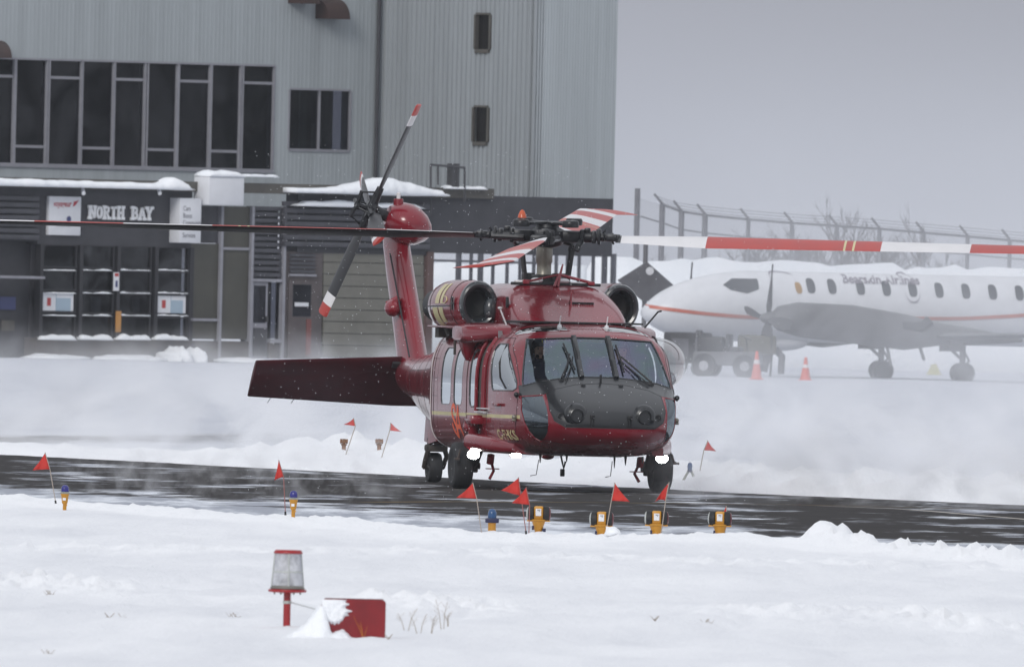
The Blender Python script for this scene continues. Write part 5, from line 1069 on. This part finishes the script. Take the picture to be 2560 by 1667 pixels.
    for x,y,z,a_,b_ in ((1.85,.94,.57,.08,.07),(1.55,1.0,.585,.13,.095),(1.2,1.10,.605,.16,.11),(.7,1.20,.63,.165,.115),(.42,1.26,.635,.15,.11)):
        rg.append([(x,s*(y+a_*math.copysign(abs(math.cos(t))**.7,math.cos(t))),z+b_*math.copysign(abs(math.sin(t))**.7,math.sin(t))) for t in span(0,2*math.pi,25)[:-1]])
    bm_.loft(rg); db=hp(bm_,'drag_beam','red')
    hp(MB().tube([(.40,s*1.20,.60),(.0,s*1.19,.31)],[.09,.06],10).tube([(0,s*1.10,.31),(0,s*1.36,.31)],.045,10).box(-.08,.10,*sorted((s*1.14,s*1.20)),.22,.42,.02),'trailing_arm','grime',db)
    ol=MB(); ol.box(.05,.5,*sorted((s*1.12,s*1.33)),.86,.99,.04); ol.tube([(.18,s*1.235,.90),(.06,s*1.22,.42)],[.075,.055],12); hp(ol,'oleo_leg','red')
    hp(MB().sphere((-.08,s*1.26,.83),.09,8,(1.4,.7,1)).tube([(.0,s*1.28,.98),(-.05,s*1.30,.86)],.02,6),'leg_fitting','red')
    tx=Matrix.Translation((0,s*1.36,.312))@Matrix.Rotation(math.pi/2,4,'X')
    wl=hp(MB().lathe([(.16,-.10),(.20,-.118),(.255,-.127),(.290,-.112),(.308,-.075),(.312,-.02),(.312,.02),(.308,.075),(.290,.112),(.255,.127),(.20,.118),(.16,.10)],40,tx),'main_wheel','rubber')
    hp(MB().lathe([(.162,-.105),(.150,-.08),(.10,-.055),(.06,-.07),(.03,-.09),(.002,-.09)],28,tx,cap=False).lathe([(.162,.105),(.150,.08),(.10,.055),(.06,.07),(.03,.09),(.002,.09)],28,tx,cap=False),'rim','rim',wl)
    gv=MB()
    for z in (-.07,-.035,0,.035,.07): gv.lathe([(.3135 if abs(z)<.05 else .3095,z-.004),(.3135 if abs(z)<.05 else .3095,z+.004)],40,tx,cap=False)
    hp(gv,'tread_groove','dark',wl)
    LE=mat('landing lamp lit',(1,1,1),.3,emis=((1,.98,.95),90)) if s<0 else LE
    lh=hp(MB().lathe([(.03,-.10),(.085,-.06),(.095,0),(.088,.004)],20,Matrix.Translation((.47,s*1.285,.462))@Matrix.Rotation(math.pi/2,4,'Y')),'landing_light','hub')
    MB().lathe([(.085,.0),(.072,.014),(.002,.024)],20,Matrix.Translation((.47,s*1.285,.462))@Matrix.Rotation(math.pi/2,4,'Y'),sx=.72).build('lamp_lens',LE,lh)
    hp(MB().tube([(.35,s*1.44,.52),(.36,s*1.47,.42),(.42,s*1.49,.40)],.018,6).box(.36,.44,*sorted((s*1.46,s*1.53)),.385,.415,.006),'foot_step','grime')
    hp(MB().tube([(.35,s*1.02,.46),(.30,s*1.02,.35)],.05,8).tube([(.30,s*1.0,.36),(.25,s*.96,.25),(.28,s*1.02,.14)],.022,6).box(.2,.34,*sorted((s*.9,s*1.06)),.27,.285),'step_bracket','red')
    hp(MB().sphere((2.33,s*1.09,1.285),.035,8).tube([(2.33,s*1.05,1.285),(2.33,s*1.10,1.25)],.018,6),'position_lamp','hub'); hp(MB().sphere((2.28,s*1.10,.985),.035,8).box(2.25,2.31,*sorted((s*1.08,s*1.13)),.93,.96,.01),'air_vane','mast')
sl=hp(MB().box(1.20,1.34,-.95,-.80,.455,.495,.01),'search_light','hub'); MB().box(1.341,1.352,-.94,-.81,.445,.49,.006).build('lamp_lens',LE,sl)
# belly aerials
for x,y,h,t in ((1.6,-.60,.11,.02),(1.5,-.22,.09,.02),(1.4,.45,.16,.018),(1.4,.60,.12,.024),(1.4,.83,.09,.018)): hp(MB().tube([(x,y,.49),(x,y,.49-h)],[t,.006],6),'belly_aerial','dark')
hp(MB().tube([(1.5,-.60,.42),(1.5,-.63,.22),(1.5,-.71,.205)],.006,5),'whip_aerial','dark'); hp(MB().tube([(1.3,.44,.42),(1.3,.42,.22),(1.3,.35,.205)],.006,5),'whip_aerial','dark')
hp(MB().tube([(.9,-.18,.48),(.92,-.16,.38),(.9,-.14,.30),(.92,-.12,.40)],.014,6).box(.86,.95,-.18,-.13,.20,.30,.01),'cargo_hook','dark'); hp(MB().sphere((1.2,-.42,.475),.09,8,(1.4,1,.6)),'belly_fairing','red')
# bubble window on the port side
bb=MB(); n1=22; rg=[]
for i in range(n1):
    t=math.pi/2*i/(n1-1); rg.append([(.42+.42*math.cos(t)**.8*math.cos(a),1.13+.44*math.sin(t),1.72+.36*math.cos(t)**.8*math.sin(a)) for a in span(0,2*math.pi,33)[:-1]])
bb.loft(rg[:-1],cap=False); hp(bb,'bubble_window',BG,angle=180); hp(MB().tube([(.42+.425*math.cos(a),1.135,1.72+.365*math.sin(a)) for a in span(0,2*math.pi,33)],.014,5,cap=False),'bubble_rim','dark')
# tail wheel
tt=Matrix.Translation((-8.83,.01,.205))@Matrix.Rotation(math.pi/2,4,'X')
tw_=hp(MB().lathe([(.09,-.07),(.14,-.092),(.185,-.088),(.205,-.05),(.205,.05),(.185,.088),(.14,.092),(.09,.07)],30,tt),'tail_wheel','rubber'); hp(MB().lathe([(.09,-.07),(.05,-.05),(.03,-.10),(.002,-.10)],20,tt,cap=False).lathe([(.09,.07),(.05,.05),(.03,.10),(.002,.10)],20,tt,cap=False),'rim','rim',tw_)
tg=MB(); tg.tube([(-8.5,.06,.95),(-8.62,.05,.48)],[.11,.085],12); tg.tube([(-8.62,-.10,.50),(-8.75,-.125,.30),(-8.83,-.125,.205)],.035,8); tg.tube([(-8.62,.10,.50),(-8.72,.165,.36),(-8.83,.135,.205)],.035,8); tg.box(-8.9,-8.5,-.12,.14,.42,.52,.03); tg.box(-8.7,-8.56,-.12,-.06,.42,.62,.02); tg.tube([(-8.83,-.14,.205),(-8.83,.15,.205)],.03,8); hp(tg,'tail_gear_leg','grime')
tb=MB(); tb.loft([[(x,-w,.60+z),(x,w,.60+z),(x,w*.8,1.0),(x,-w*.8,1.0)] for x,w,z in ((-8.2,.09,-.03),(-8.5,.13,-.07),(-9.0,.10,-.04))]); hp(tb,'tail_gear_fairing','red')
# tail pylon, gearbox, stabilator
py_=MB(); rg=[]
for z,le,ch,w in ((1.35,-9.35,1.75,.20),(1.55,-9.68,1.45,.195),(1.75,-9.94,1.28,.185),(2.2,-10.36,1.2,.18),(2.8,-10.93,1.1,.175),(3.2,-11.30,1.0,.17),(3.45,-11.5,.9,.16)):
    rg.append([(le-ch*(1-math.cos(a))/2,w*math.sin(a)*(1 if math.cos(a)>-.2 else .9),z) for a in span(0,2*math.pi,33)[:-1]])
py_.loft(rg); PY=hp(py_,'tail_pylon','red'); hp(MB().sphere((-10.75,-.24,2.36),.12,8,(1.6,.9,1)).tube([(-10.75,-.15,2.5),(-10.8,-.26,2.38)],[.05,.1],8),'pylon_bump','red',PY)
hp(MB().tube([(-10.35-1.1*(z-2.2),-.176,z) for z in span(1.7,3.1,8)],.012,5),'pylon_seam','dark',PY)
CANT=R(21); AXL=Vector((0,-math.cos(CANT),math.sin(CANT))); UPV=Vector((0,math.sin(CANT),math.cos(CANT))); FW=Vector((1,0,0))
GM=Matrix((( FW.x,UPV.x,-AXL.x,-11.42),(FW.y,UPV.y,-AXL.y,.055),(FW.z,UPV.z,-AXL.z,3.515),(0,0,0,1)))
hp(MB().lathe([(.002,-.30),(.15,-.295),(.20,-.24),(.265,-.14),(.285,-.02),(.27,.10),(.22,.22),(.13,.32),(.05,.365),(.002,.37)],30,GM,cap=False,sx=1.35),'tail_gearbox','red',PY)
hp(MB().lathe([(.072,-.10),(.070,.09),(.06,.10)],16,Matrix.Translation((-11.42,-.06,3.76))),'beacon_base','red',PY); hp(MB().lathe([(.028,0),(.028,.075),(.018,.085)],12,Matrix.Translation((-11.42,-.06,3.86))),'beacon_tip','bladewhite',PY)
TC=Vector((-11.42,-.447,3.70)); 
th=MB(); TM_=Matrix(((FW.x,UPV.x,-AXL.x,TC.x),(FW.y,UPV.y,-AXL.y,TC.y),(FW.z,UPV.z,-AXL.z,TC.z),(0,0,0,1)))
th.lathe([(.03,-.24),(.035,-.06),(.13,-.05),(.14,.05),(.09,.08),(.07,.30)],20,TM_); 
for k in range(4):
    a=R(16)+k*math.pi/2; d=UPV*math.cos(a)+FW*math.sin(a); th.tube([TC+d*.05,TC+d*.34],[.07,.05],8); th.tube([TC+AXL*.20,TC+AXL*.22+d*.20],.03,6); th.tube([TC+AXL*.20+d*.19,TC+d*.26+AXL*.02],.014,6)
TH=hp(th,'tail_rotor','hub')
for k in range(4):
    a=R(16)+k*math.pi/2; d=(UPV*math.cos(a)+FW*math.sin(a)); t=d.cross(AXL); mb=MB(); rg=[]; segs=[.28,.42,.60,1.30,1.301,1.46,1.461,1.60,1.62]
    for s_ in segs:
        tw=R(24); c=t*math.cos(tw)+AXL*math.sin(tw); nn=d.cross(c); w=.05 if s_<.3 else (.09 if s_<.5 else .125); w=w*.7 if s_>1.61 else w
        rg.append([TC+d*s_+c*(w*math.cos(q_))+nn*(.022*math.sin(q_)) for q_ in span(0,2*math.pi,13)[:-1]])
    mb.loft(rg); mb.m=[2 if i//12 in (4,) else (1 if i//12>=6 else 0) for i in range(len(mb.m))]; mb.build('tail_rotor_blade',[HM['bladeblack'],HM['bladered'],HM['bladewhite']],TH)
sb=MB(); rg=[]
for y,lx,lz,ch in ((-2.19,-10.42,1.60,.76),(-2.17,-10.39,1.605,.78),(-.16,-10.32,1.70,1.06),(.16,-10.32,1.70,1.06),(2.17,-10.39,1.605,.78),(2.19,-10.42,1.60,.76)):
    d=Vector((-math.cos(R(40)),0,-math.sin(R(40)))); nn=Vector((-math.sin(R(40)),0,math.cos(R(40)))); p=Vector((lx,y,lz))
    rg.append([p+d*(ch*(1-math.cos(a))/2)+nn*(.055*ch*math.sin(a)*(1.25-.7*(1-math.cos(a))/2)) for a in span(0,2*math.pi,25)[:-1]])
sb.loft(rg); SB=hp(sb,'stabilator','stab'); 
for y in (-1.85,-1.52): hp(MB().tube([(-10.98,y,1.12),(-11.1,y-.04,1.02)],.004,4),'static_wick','dark',SB)
hp(MB().tube([(-10.4,-.3,1.6),(-10.4,.3,1.6)],.06,8),'stabilator_hinge','dark',SB)
# main rotor
RC=Vector((-1.43,.035,3.40)); f_=Vector((math.cos(-HYAW),math.sin(-HYAW),0)); TILT=Matrix.Rotation(R(2.7),4,Vector((0,0,1)).cross(f_))
hp(MB().lathe([(.135,2.70),(.13,2.82),(.098,2.90),(.098,3.03),(.112,3.05),(.112,3.30),(.09,3.32)],24,Matrix.Translation((RC.x,0,0))),'rotor_mast','mast')
swp=MB().lathe([(.42,2.72),(.40,2.78),(.33,2.80),(.24,2.86),(.15,2.88),(.14,2.80)],28,Matrix.Translation((RC.x,0,0)))
for a in (.4,1.9,3.6,5.2): swp.box(RC.x+.3*math.cos(a)-.06,RC.x+.3*math.cos(a)+.06,.3*math.sin(a)-.06,.3*math.sin(a)+.06,2.74,2.90,.02)
hp(swp,'swashplate','dark'); hp(MB().sphere((RC.x+.38,-.17,2.80),.055,8,(1,1.6,.7)).sphere((RC.x+.38,.2,2.80),.05,8,(1,1.6,.7)),'control_bearing','white')
hub=MB(); AZ0=R(-15.5)
hub.lathe([(.10,-.16),(.20,-.12),(.24,-.05),(.24,.07),(.17,.11),(.13,.13)],24); hub.lathe([(.16,.10),(.15,.155),(.08,.17),(.002,.175)],20)
for k in range(4):
    a=AZ0+k*math.pi/2; M=Matrix.Rotation(a,4,'Z'); hub.M=M
    hub.box(.15,.50,-.10,.10,-.08,.075,.03); hub.tube([(.40,0,0),(.62,0,0)],.075,10); hub.box(.44,.50,-.13,.13,-.10,.10,.02); hub.box(.60,.66,-.10,.10,-.085,.085,.015); hub.box(.68,.72,-.075,.075,-.10,.11,.01)
    hub.tube([(.66,0,0),(.98,0,-.005)],[.055,.045],8); hub.box(.80,.96,-.16,.05,-.05,.045,.02); hub.tube([(.30,.17,-.02),(.74,.12,-.015)],.04,8)
    hub.tube([(.46,-.10,-.06),(.44,-.30,-.12),(.42,-.32,-.18)],.04,8); hub.tube([(.74,.0,.02),(.78,.02,.10)],.015,5); hub.tube([(.86,-.05,-.02),(.90,-.06,-.09)],.015,5); hub.box(.50,.58,-.05,.05,.05,.12,.015)
    for r_ in (.56,.77,.88): hub.lathe([(.055,-.012),(.065,0),(.055,.012)],12,Matrix.Translation((r_,0,0))@Matrix.Rotation(math.pi/2,4,'Y'))
    hub.M=None
HB=hub.build('main_rotor',HM['hub'],HL); HB.matrix_local=Matrix.Translation(RC)@TILT
bf=MB()
for k in range(4):
    bf.M=Matrix.Rotation(AZ0+math.pi/4+k*math.pi/2,4,'Z'); bf.box(.0,.50,-.06,.06,.155,.195,.01); bf.lathe([(.11,.135),(.115,.17),(.115,.205),(.10,.225)],14,Matrix.Translation((.47,0,0))); bf.M=None
bf.build('vibration_absorber',HM['hub'],HB)
lk=MB()
for k in range(4):
    a=AZ0+k*math.pi/2-R(38); p=Vector((.48*math.cos(a),.48*math.sin(a),-.14)); q_=Vector((.40*math.cos(a-.0),.40*math.sin(a),-.60)); m_=MB().tube([p,q_],.022,8).tube([p+(q_-p)*.05,p+(q_-p)*.18],.032,8); m_.build('pitch_link',HM['dark'],HB)
hp(MB().lathe([(.06,.24),(.055,.27),(.03,.33),(.004,.35)],14),'beacon_lens',mat('beacon orange',(.5,.09,.03),.25),HB).location=(.05,-.36,-.0)
segs=[(.93,2),(1.0,0),(2.15,0),(2.152,1),(3.05,1),(3.95,1),(4.0,3),(4.03,1),(4.12,3),(4.15,1),(4.50,1),(4.502,0),(5.7,0),(5.702,1),(6.9,1),(6.902,0),(7.55,0),(7.552,1),(7.85,1),(8.10,1),(8.18,1)]
for k in range(4):
    a=AZ0+k*math.pi/2; d=Vector((math.cos(a),math.sin(a),0)); l=Vector((-math.sin(a),math.cos(a),0)); up=Vector((0,0,1)); mb=MB(); rg=[]; NP_=14
    for r_,c_ in segs:
        pt=R(15.5-9.5*(r_-1)/7.2); c=l*math.cos(pt)+up*math.sin(pt); nn=d.cross(c); ch=.53 if r_>1.05 else .30; swp_=-.30*max(0,(r_-7.6)/.58)
        if r_>8.15: ch=.35
        z=-.015*max(0,r_-1)*.0
        rg.append([d*r_+c*(ch*.25-ch*(1-math.cos(q_))/2+swp_)+nn*(ch*.05*math.sin(q_)*(1.3-.9*(1-math.cos(q_))/2))+up*z for q_ in span(0,2*math.pi,NP_+1)[:-1]])
    mb.loft(rg); mi=[]
    for i in range(len(segs)-1):
        for j in range(NP_): mi.append(segs[i][1] if j<NP_//2 else 2)
    mb.m=mi+[2,1]; mb.build('rotor_blade',[HM['bladewhite'],HM['bladered'],HM['bladeblack'],HM['yellow']],HB)
# ================================================================ the crew
PM={k:mat('crew '+k,c,r) for k,c,r in (('skin',(.55,.33,.23),.5),('navy',(.045,.05,.085),.8),('beard',(.02,.016,.014),.8),('helmet',(.03,.032,.035),.25),('yellow',(.55,.42,.03),.4),('visor',(.015,.015,.018),.1),('lip',(.25,.10,.08),.5),('eye',(.02,.02,.02),.2),('hair',(.05,.035,.02),.8))}
def skin_body(name,joints,links,mats,parent,sub=1):
    me=bpy.data.meshes.new(name); me.from_pydata([j[0] for j in joints],links,[]); o=bpy.data.objects.new(name,me); S.collection.objects.link(o); o.parent=parent
    md=o.modifiers.new('skin','SKIN'); 
    for i,j in enumerate(joints): me.skin_vertices[0].data[i].radius=(j[1],j[2] if len(j)>2 else j[1])
    me.skin_vertices[0].data[0].use_root=True; md.use_smooth_shade=True
    s_=o.modifiers.new('sub','SUBSURF'); s_.levels=s_.render_levels=sub
    dg=bpy.context.evaluated_depsgraph_get(); bpy.context.view_layer.update(); nm=bpy.data.meshes.new_from_object(o.evaluated_get(bpy.context.evaluated_depsgraph_get())); o.modifiers.clear(); o.data=nm
    for m in mats: nm.materials.append(m)
    return o
def pilot(y,label,helmet_stripe,turn,lx=0):
    HW=HL.matrix_world if False else None
    c,s_=math.cos(-(math.pi/2-HYAW)),math.sin(-(math.pi/2-HYAW)); px_,py_=1.02+lx,y
    p=thing('person',label,'person',(HPOS.x+px_*c-py_*s_,HPOS.y+px_*s_+py_*c,1.14),-(math.pi/2-HYAW),'helicopter crew behind the windshield')
    J=[((0,0,.08),.17,.15),((.02,0,.28),.16,.13),((.04,0,.46),.19,.13),((.05,0,.58),.085,.08),((.08,0,.66),.06,.06),((.09,0,.70),.06,.06),((.03,.21,.50),.075),((.14,.26,.26),.05),((.42,.16,.24),.04),((.50,.14,.25),.045),((.03,-.21,.50),.075),((.14,-.26,.26),.05),((.40,-.16,.16),.04),((.48,-.14,.15),.045),((.10,.10,.04),.11),((.55,.14,.02),.075),((.62,.14,-.28),.05),((.10,-.10,.04),.11),((.55,-.14,.02),.075),((.62,-.14,-.28),.05)]
    b=skin_body('body',J,[(0,1),(1,2),(2,3),(3,4),(4,5),(2,6),(6,7),(7,8),(8,9),(2,10),(10,11),(11,12),(12,13),(0,14),(14,15),(15,16),(0,17),(17,18),(18,19)],[PM['navy']],p)
    hx=Matrix.Translation((.11,0,.745))@Matrix.Rotation(turn,4,'Z')
    hd=MB(); rg=[]
    for z,rx,ry,ox in ((-.125,.045,.045,.02),(-.115,.07,.055,.03),(-.09,.085,.062,.022),(-.05,.092,.07,.012),(0,.098,.075,.004),(.05,.10,.078,0),(.09,.09,.072,-.004),(.12,.06,.05,-.006),(.133,.02,.018,-.006)):
        rg.append([hx@Vector((ox+rx*math.cos(a),ry*math.sin(a),z)) for a in span(0,2*math.pi,21)[:-1]])
    hd.loft(rg); hd.M=hx; hd.loft([[(.095+d,w*q_,z) for q_ in (-1,0,1)]+[(.08,0,z)] for d,w,z in ((.0,.008,.03),(.022,.012,-.005),(.03,.018,-.03),(.005,.016,-.042))]); h=hd.build('head',PM['skin'],p)
    f=MB(); f.M=hx
    for s2 in (-1,1): f.sphere((.088,s2*.033,.012),.011,6)
    f.build('eyes',PM['eye'],h); f=MB(); f.M=hx; f.sphere((.096,0,-.068),.02,6,(.5,1.2,.35)); f.build('mouth',PM['lip'],h)
    f=MB(); f.M=hx; f.sphere((.062,0,-.088),.06,8,(.72,1.05,.75)); f.sphere((.098,0,-.053),.02,6,(.4,1.6,.35)); f.build('beard',PM['beard' if helmet_stripe else 'skin'],h)
    f=MB(); f.M=hx
    rg=[]
    for z,rx,ry,ox in ((-.05,.10,.10,-.035),(.0,.115,.115,-.025),(.045,.125,.118,-.008),(.085,.118,.108,-.005),(.125,.09,.085,-.006),(.15,.05,.05,-.008),(.16,.01,.01,-.01)):
        rg.append([(ox+rx*math.cos(a) if not(z<.03 and math.cos(a)>.2) else ox+rx*.2,ry*math.sin(a),z) for a in span(0,2*math.pi,25)[:-1]])
    f.loft(rg); hl=f.build('helmet',PM['helmet'],p)
    f=MB(); f.M=hx; f.loft([[(-.0+.132*math.cos(a),.122*math.sin(a),z) for a in span(-1.25,1.25,15)]+[(-.0+.12*math.cos(a),.11*math.sin(a),z) for a in span(1.25,-1.25,15)] for z in (.045,.085)]); f.build('visor',PM['visor'],hl)
    for s2 in (-1,1): f=MB(); f.M=hx; f.sphere((.0,s2*.105,-.02),.045,8,(1,.5,1.2)); f.build('ear_cup',PM['helmet'],hl)
    if helmet_stripe:
        f=MB(); f.M=hx
        for yy in (.02,.06): f.tube([(-.008+.125*math.cos(a),yy,.03+.13*math.sin(a)) for a in span(.5,2.2,9)],.011,5)
        f.build('stripe',PM['yellow'],hl)
    f=MB(); f.M=hx; f.tube([(.02,.11,-.03),(.08,.09,-.075),(.115,.03,-.08)],.006,5); f.build('microphone',PM['visor'],hl)
    # hands: palm with five fingers closed on the controls
    for s2,hy,hz,hxx in ((1,.14,.25,.50),(-1,-.14,.15,.48)):
        m_=MB(); m_.box(hxx,hxx+.085,hy-.04,hy+.04,hz-.018,hz+.018,.015)
        for i,(dy,ln) in enumerate(((-.03,.07),(-.01,.08),(.01,.075),(.03,.06))): m_.tube([(hxx+.08,hy+dy,hz+.005),(hxx+.08+ln*.5,hy+dy,hz-.005),(hxx+.08+ln*.55,hy+dy,hz-.04),(hxx+.07+ln*.2,hy+dy,hz-.05)],[.010,.009,.0085,.007],6)
        m_.tube([(hxx+.02,hy-s2*.035,hz),(hxx+.055,hy-s2*.06,hz-.015),(hxx+.09,hy-s2*.05,hz-.035)],[.013,.011,.008],6); m_.build('hand',PM['skin'],p)
        hp(MB().tube([(px_+hxx+.095,py_+hy,1.14+hz+.03),(px_+hxx+.09,py_+hy,1.14+hz-.1),(px_+hxx+.15,py_+hy,.85)],.018,6),'control_stick','dark')
    return p
pilot(-.545,'bearded pilot in a dark helmet with yellow stripes behind the left windshield pane',True,R(-4))
pilot(.56,'pilot in a plain dark helmet dimly seen behind the right windshield pane',False,R(-8))
# ================================================================ air: thin haze, blown snow, falling flakes
def volume(name,x0,x1,y0,y1,z0,z1,col,dens,noise_=None):
    o=MB().box(x0,x1,y0,y1,z0,z1).build(name,[],smooth=False); m,t=new_mat(name); out=N(t,'ShaderNodeOutputMaterial'); v=N(t,'ShaderNodeVolumePrincipled'); v.inputs['Color'].default_value=(*col,1); v.inputs['Density'].default_value=dens; v.inputs['Anisotropy'].default_value=.2
    t.links.new(v.outputs[0],out.inputs['Volume'])
    if noise_: noise_(t,v)
    o.data.materials.append(m); return tag(o,kind='stuff')
volume('haze',-90,90,-4,3050,-1.2,13.6,(.86,.89,.94),HAZE)
# blown snow hugging the ground behind and right of the helicopter, thinning upwards
def drift(t,v,top,scale,sc,lo,hi,d,fade=None,fy=True):
    g=N(t,'ShaderNodeNewGeometry'); mp=N(t,'ShaderNodeMapping'); mp.inputs['Scale'].default_value=sc; t.links.new(g.outputs['Position'],mp.inputs[0])
    n=N(t,'ShaderNodeTexNoise',i_Scale=scale,i_Detail=5,i_Roughness=.6); n.inputs['Distortion'].default_value=.6; t.links.new(mp.outputs[0],n.inputs['Vector'])
    r=N(t,'ShaderNodeMapRange',i_1=lo,i_2=hi,i_3=0.,i_4=d); t.links.new(n.outputs[0],r.inputs[0])
    s=N(t,'ShaderNodeSeparateXYZ'); t.links.new(g.outputs['Position'],s.inputs[0]); z=N(t,'ShaderNodeMapRange',i_1=0.,i_2=top,i_3=1.,i_4=0.); z.interpolation_type='SMOOTHSTEP'; t.links.new(s.outputs['Z'],z.inputs[0])
    m=N(t,'ShaderNodeMath',operation='MULTIPLY'); t.links.new(r.outputs[0],m.inputs[0]); t.links.new(z.outputs[0],m.inputs[1]); o=m.outputs[0]
    if fade:
        x=N(t,'ShaderNodeMapRange',i_1=fade[0],i_2=fade[1],i_3=fade[2],i_4=fade[3]); t.links.new(s.outputs['X'],x.inputs[0]); m2=N(t,'ShaderNodeMath',operation='MULTIPLY'); t.links.new(o,m2.inputs[0]); t.links.new(x.outputs[0],m2.inputs[1]); o=m2.outputs[0]
    tc=N(t,'ShaderNodeTexCoord'); gs=N(t,'ShaderNodeSeparateXYZ'); t.links.new(tc.outputs['Generated'],gs.inputs[0])
    for ax in (('X','Y') if fy else ('X',)):      # the drift thins out towards its sides
        a=N(t,'ShaderNodeMath',operation='PINGPONG'); a.inputs[1].default_value=.5; t.links.new(gs.outputs[ax],a.inputs[0])
        b=N(t,'ShaderNodeMapRange',i_1=0.,i_2=.28); b.interpolation_type='SMOOTHSTEP'; t.links.new(a.outputs[0],b.inputs[0]); c=N(t,'ShaderNodeMath',operation='MULTIPLY'); t.links.new(o,c.inputs[0]); t.links.new(b.outputs[0],c.inputs[1]); o=c.outputs[0]
    t.links.new(o,v.inputs['Density'])
SC=(.955,.962,.985)
def drift_prism(poly,z0,z1,f):
    o=MB().add([(x,y,z) for z in (z0,z1) for x,y in poly],[tuple(range(len(poly)-1,-1,-1)),tuple(range(len(poly),2*len(poly)))]+[(i,(i+1)%len(poly),(i+1)%len(poly)+len(poly),i+len(poly)) for i in range(len(poly))]).build('blowing_snow',[],smooth=False)
    m,t=new_mat('blowing_snow'); out=N(t,'ShaderNodeOutputMaterial'); v=N(t,'ShaderNodeVolumePrincipled'); v.inputs['Color'].default_value=(*SC,1); v.inputs['Anisotropy'].default_value=.2; t.links.new(v.outputs[0],out.inputs['Volume']); f(t,v); o.data.materials.append(m); tag(o,kind='stuff')
drift_prism([(-14,464),(-7.4,438),(-1.1,417),(3,403),(7,393),(17,366),(17,445),(7,462),(-14,525)],.02,1.9,lambda t,v: drift(t,v,1.9,1.0,(1.0,.022,1.3),.43,.62,.085,(-9,-1,.45,1),fy=False))
volume('blowing_snow',1.2,22,540,700,.02,4.2,SC,0,lambda t,v: drift(t,v,4.2,1.0,(.30,.006,.45),.30,.70,.0105,(1.2,4.5,.1,1)))
volume('blowing_snow',1.0,24,752,785,.02,9.5,SC,0,lambda t,v: drift(t,v,9.5,1.0,(.15,.03,.2),.0,.7,.034,(1.0,3.0,.2,1)))
volume('blowing_snow',-14,1.0,560,725,.02,1.3,SC,0,lambda t,v: drift(t,v,1.3,1.0,(.3,.02,.8),.35,.75,.006))
volume('blowing_snow',1.2,14,378,418,.02,1.2,SC,0,lambda t,v: drift(t,v,1.1,1.0,(1.1,.05,1.4),.42,.64,.13,(1.2,2.4,.2,1)))
volume('blowing_snow',-6.5,-.8,366,416,.02,.7,SC,0,lambda t,v: drift(t,v,.7,1.0,(3.2,.12,2.6),.52,.74,.09))
# flakes in the air round the helicopter
fl=MB(); rd=random.Random(3)
for i in range(1500):
    Y=rd.uniform(372,398); x=rd.uniform(-3.5,4)*Y/400; z=rd.uniform(.1,4.5); r=rd.choice((.003,.0035,.0045,.006))
    fl.add([(x+r,Y,z),(x-r,Y,z),(x,Y,z+r),(x,Y,z-r),(x,Y-r,z),(x,Y+r,z)],[(0,2,4),(2,1,4),(1,3,4),(3,0,4),(2,0,5),(1,2,5),(3,1,5),(0,3,5)])
tag(fl.build('falling_snow',SNOW,smooth=False),kind='stuff')
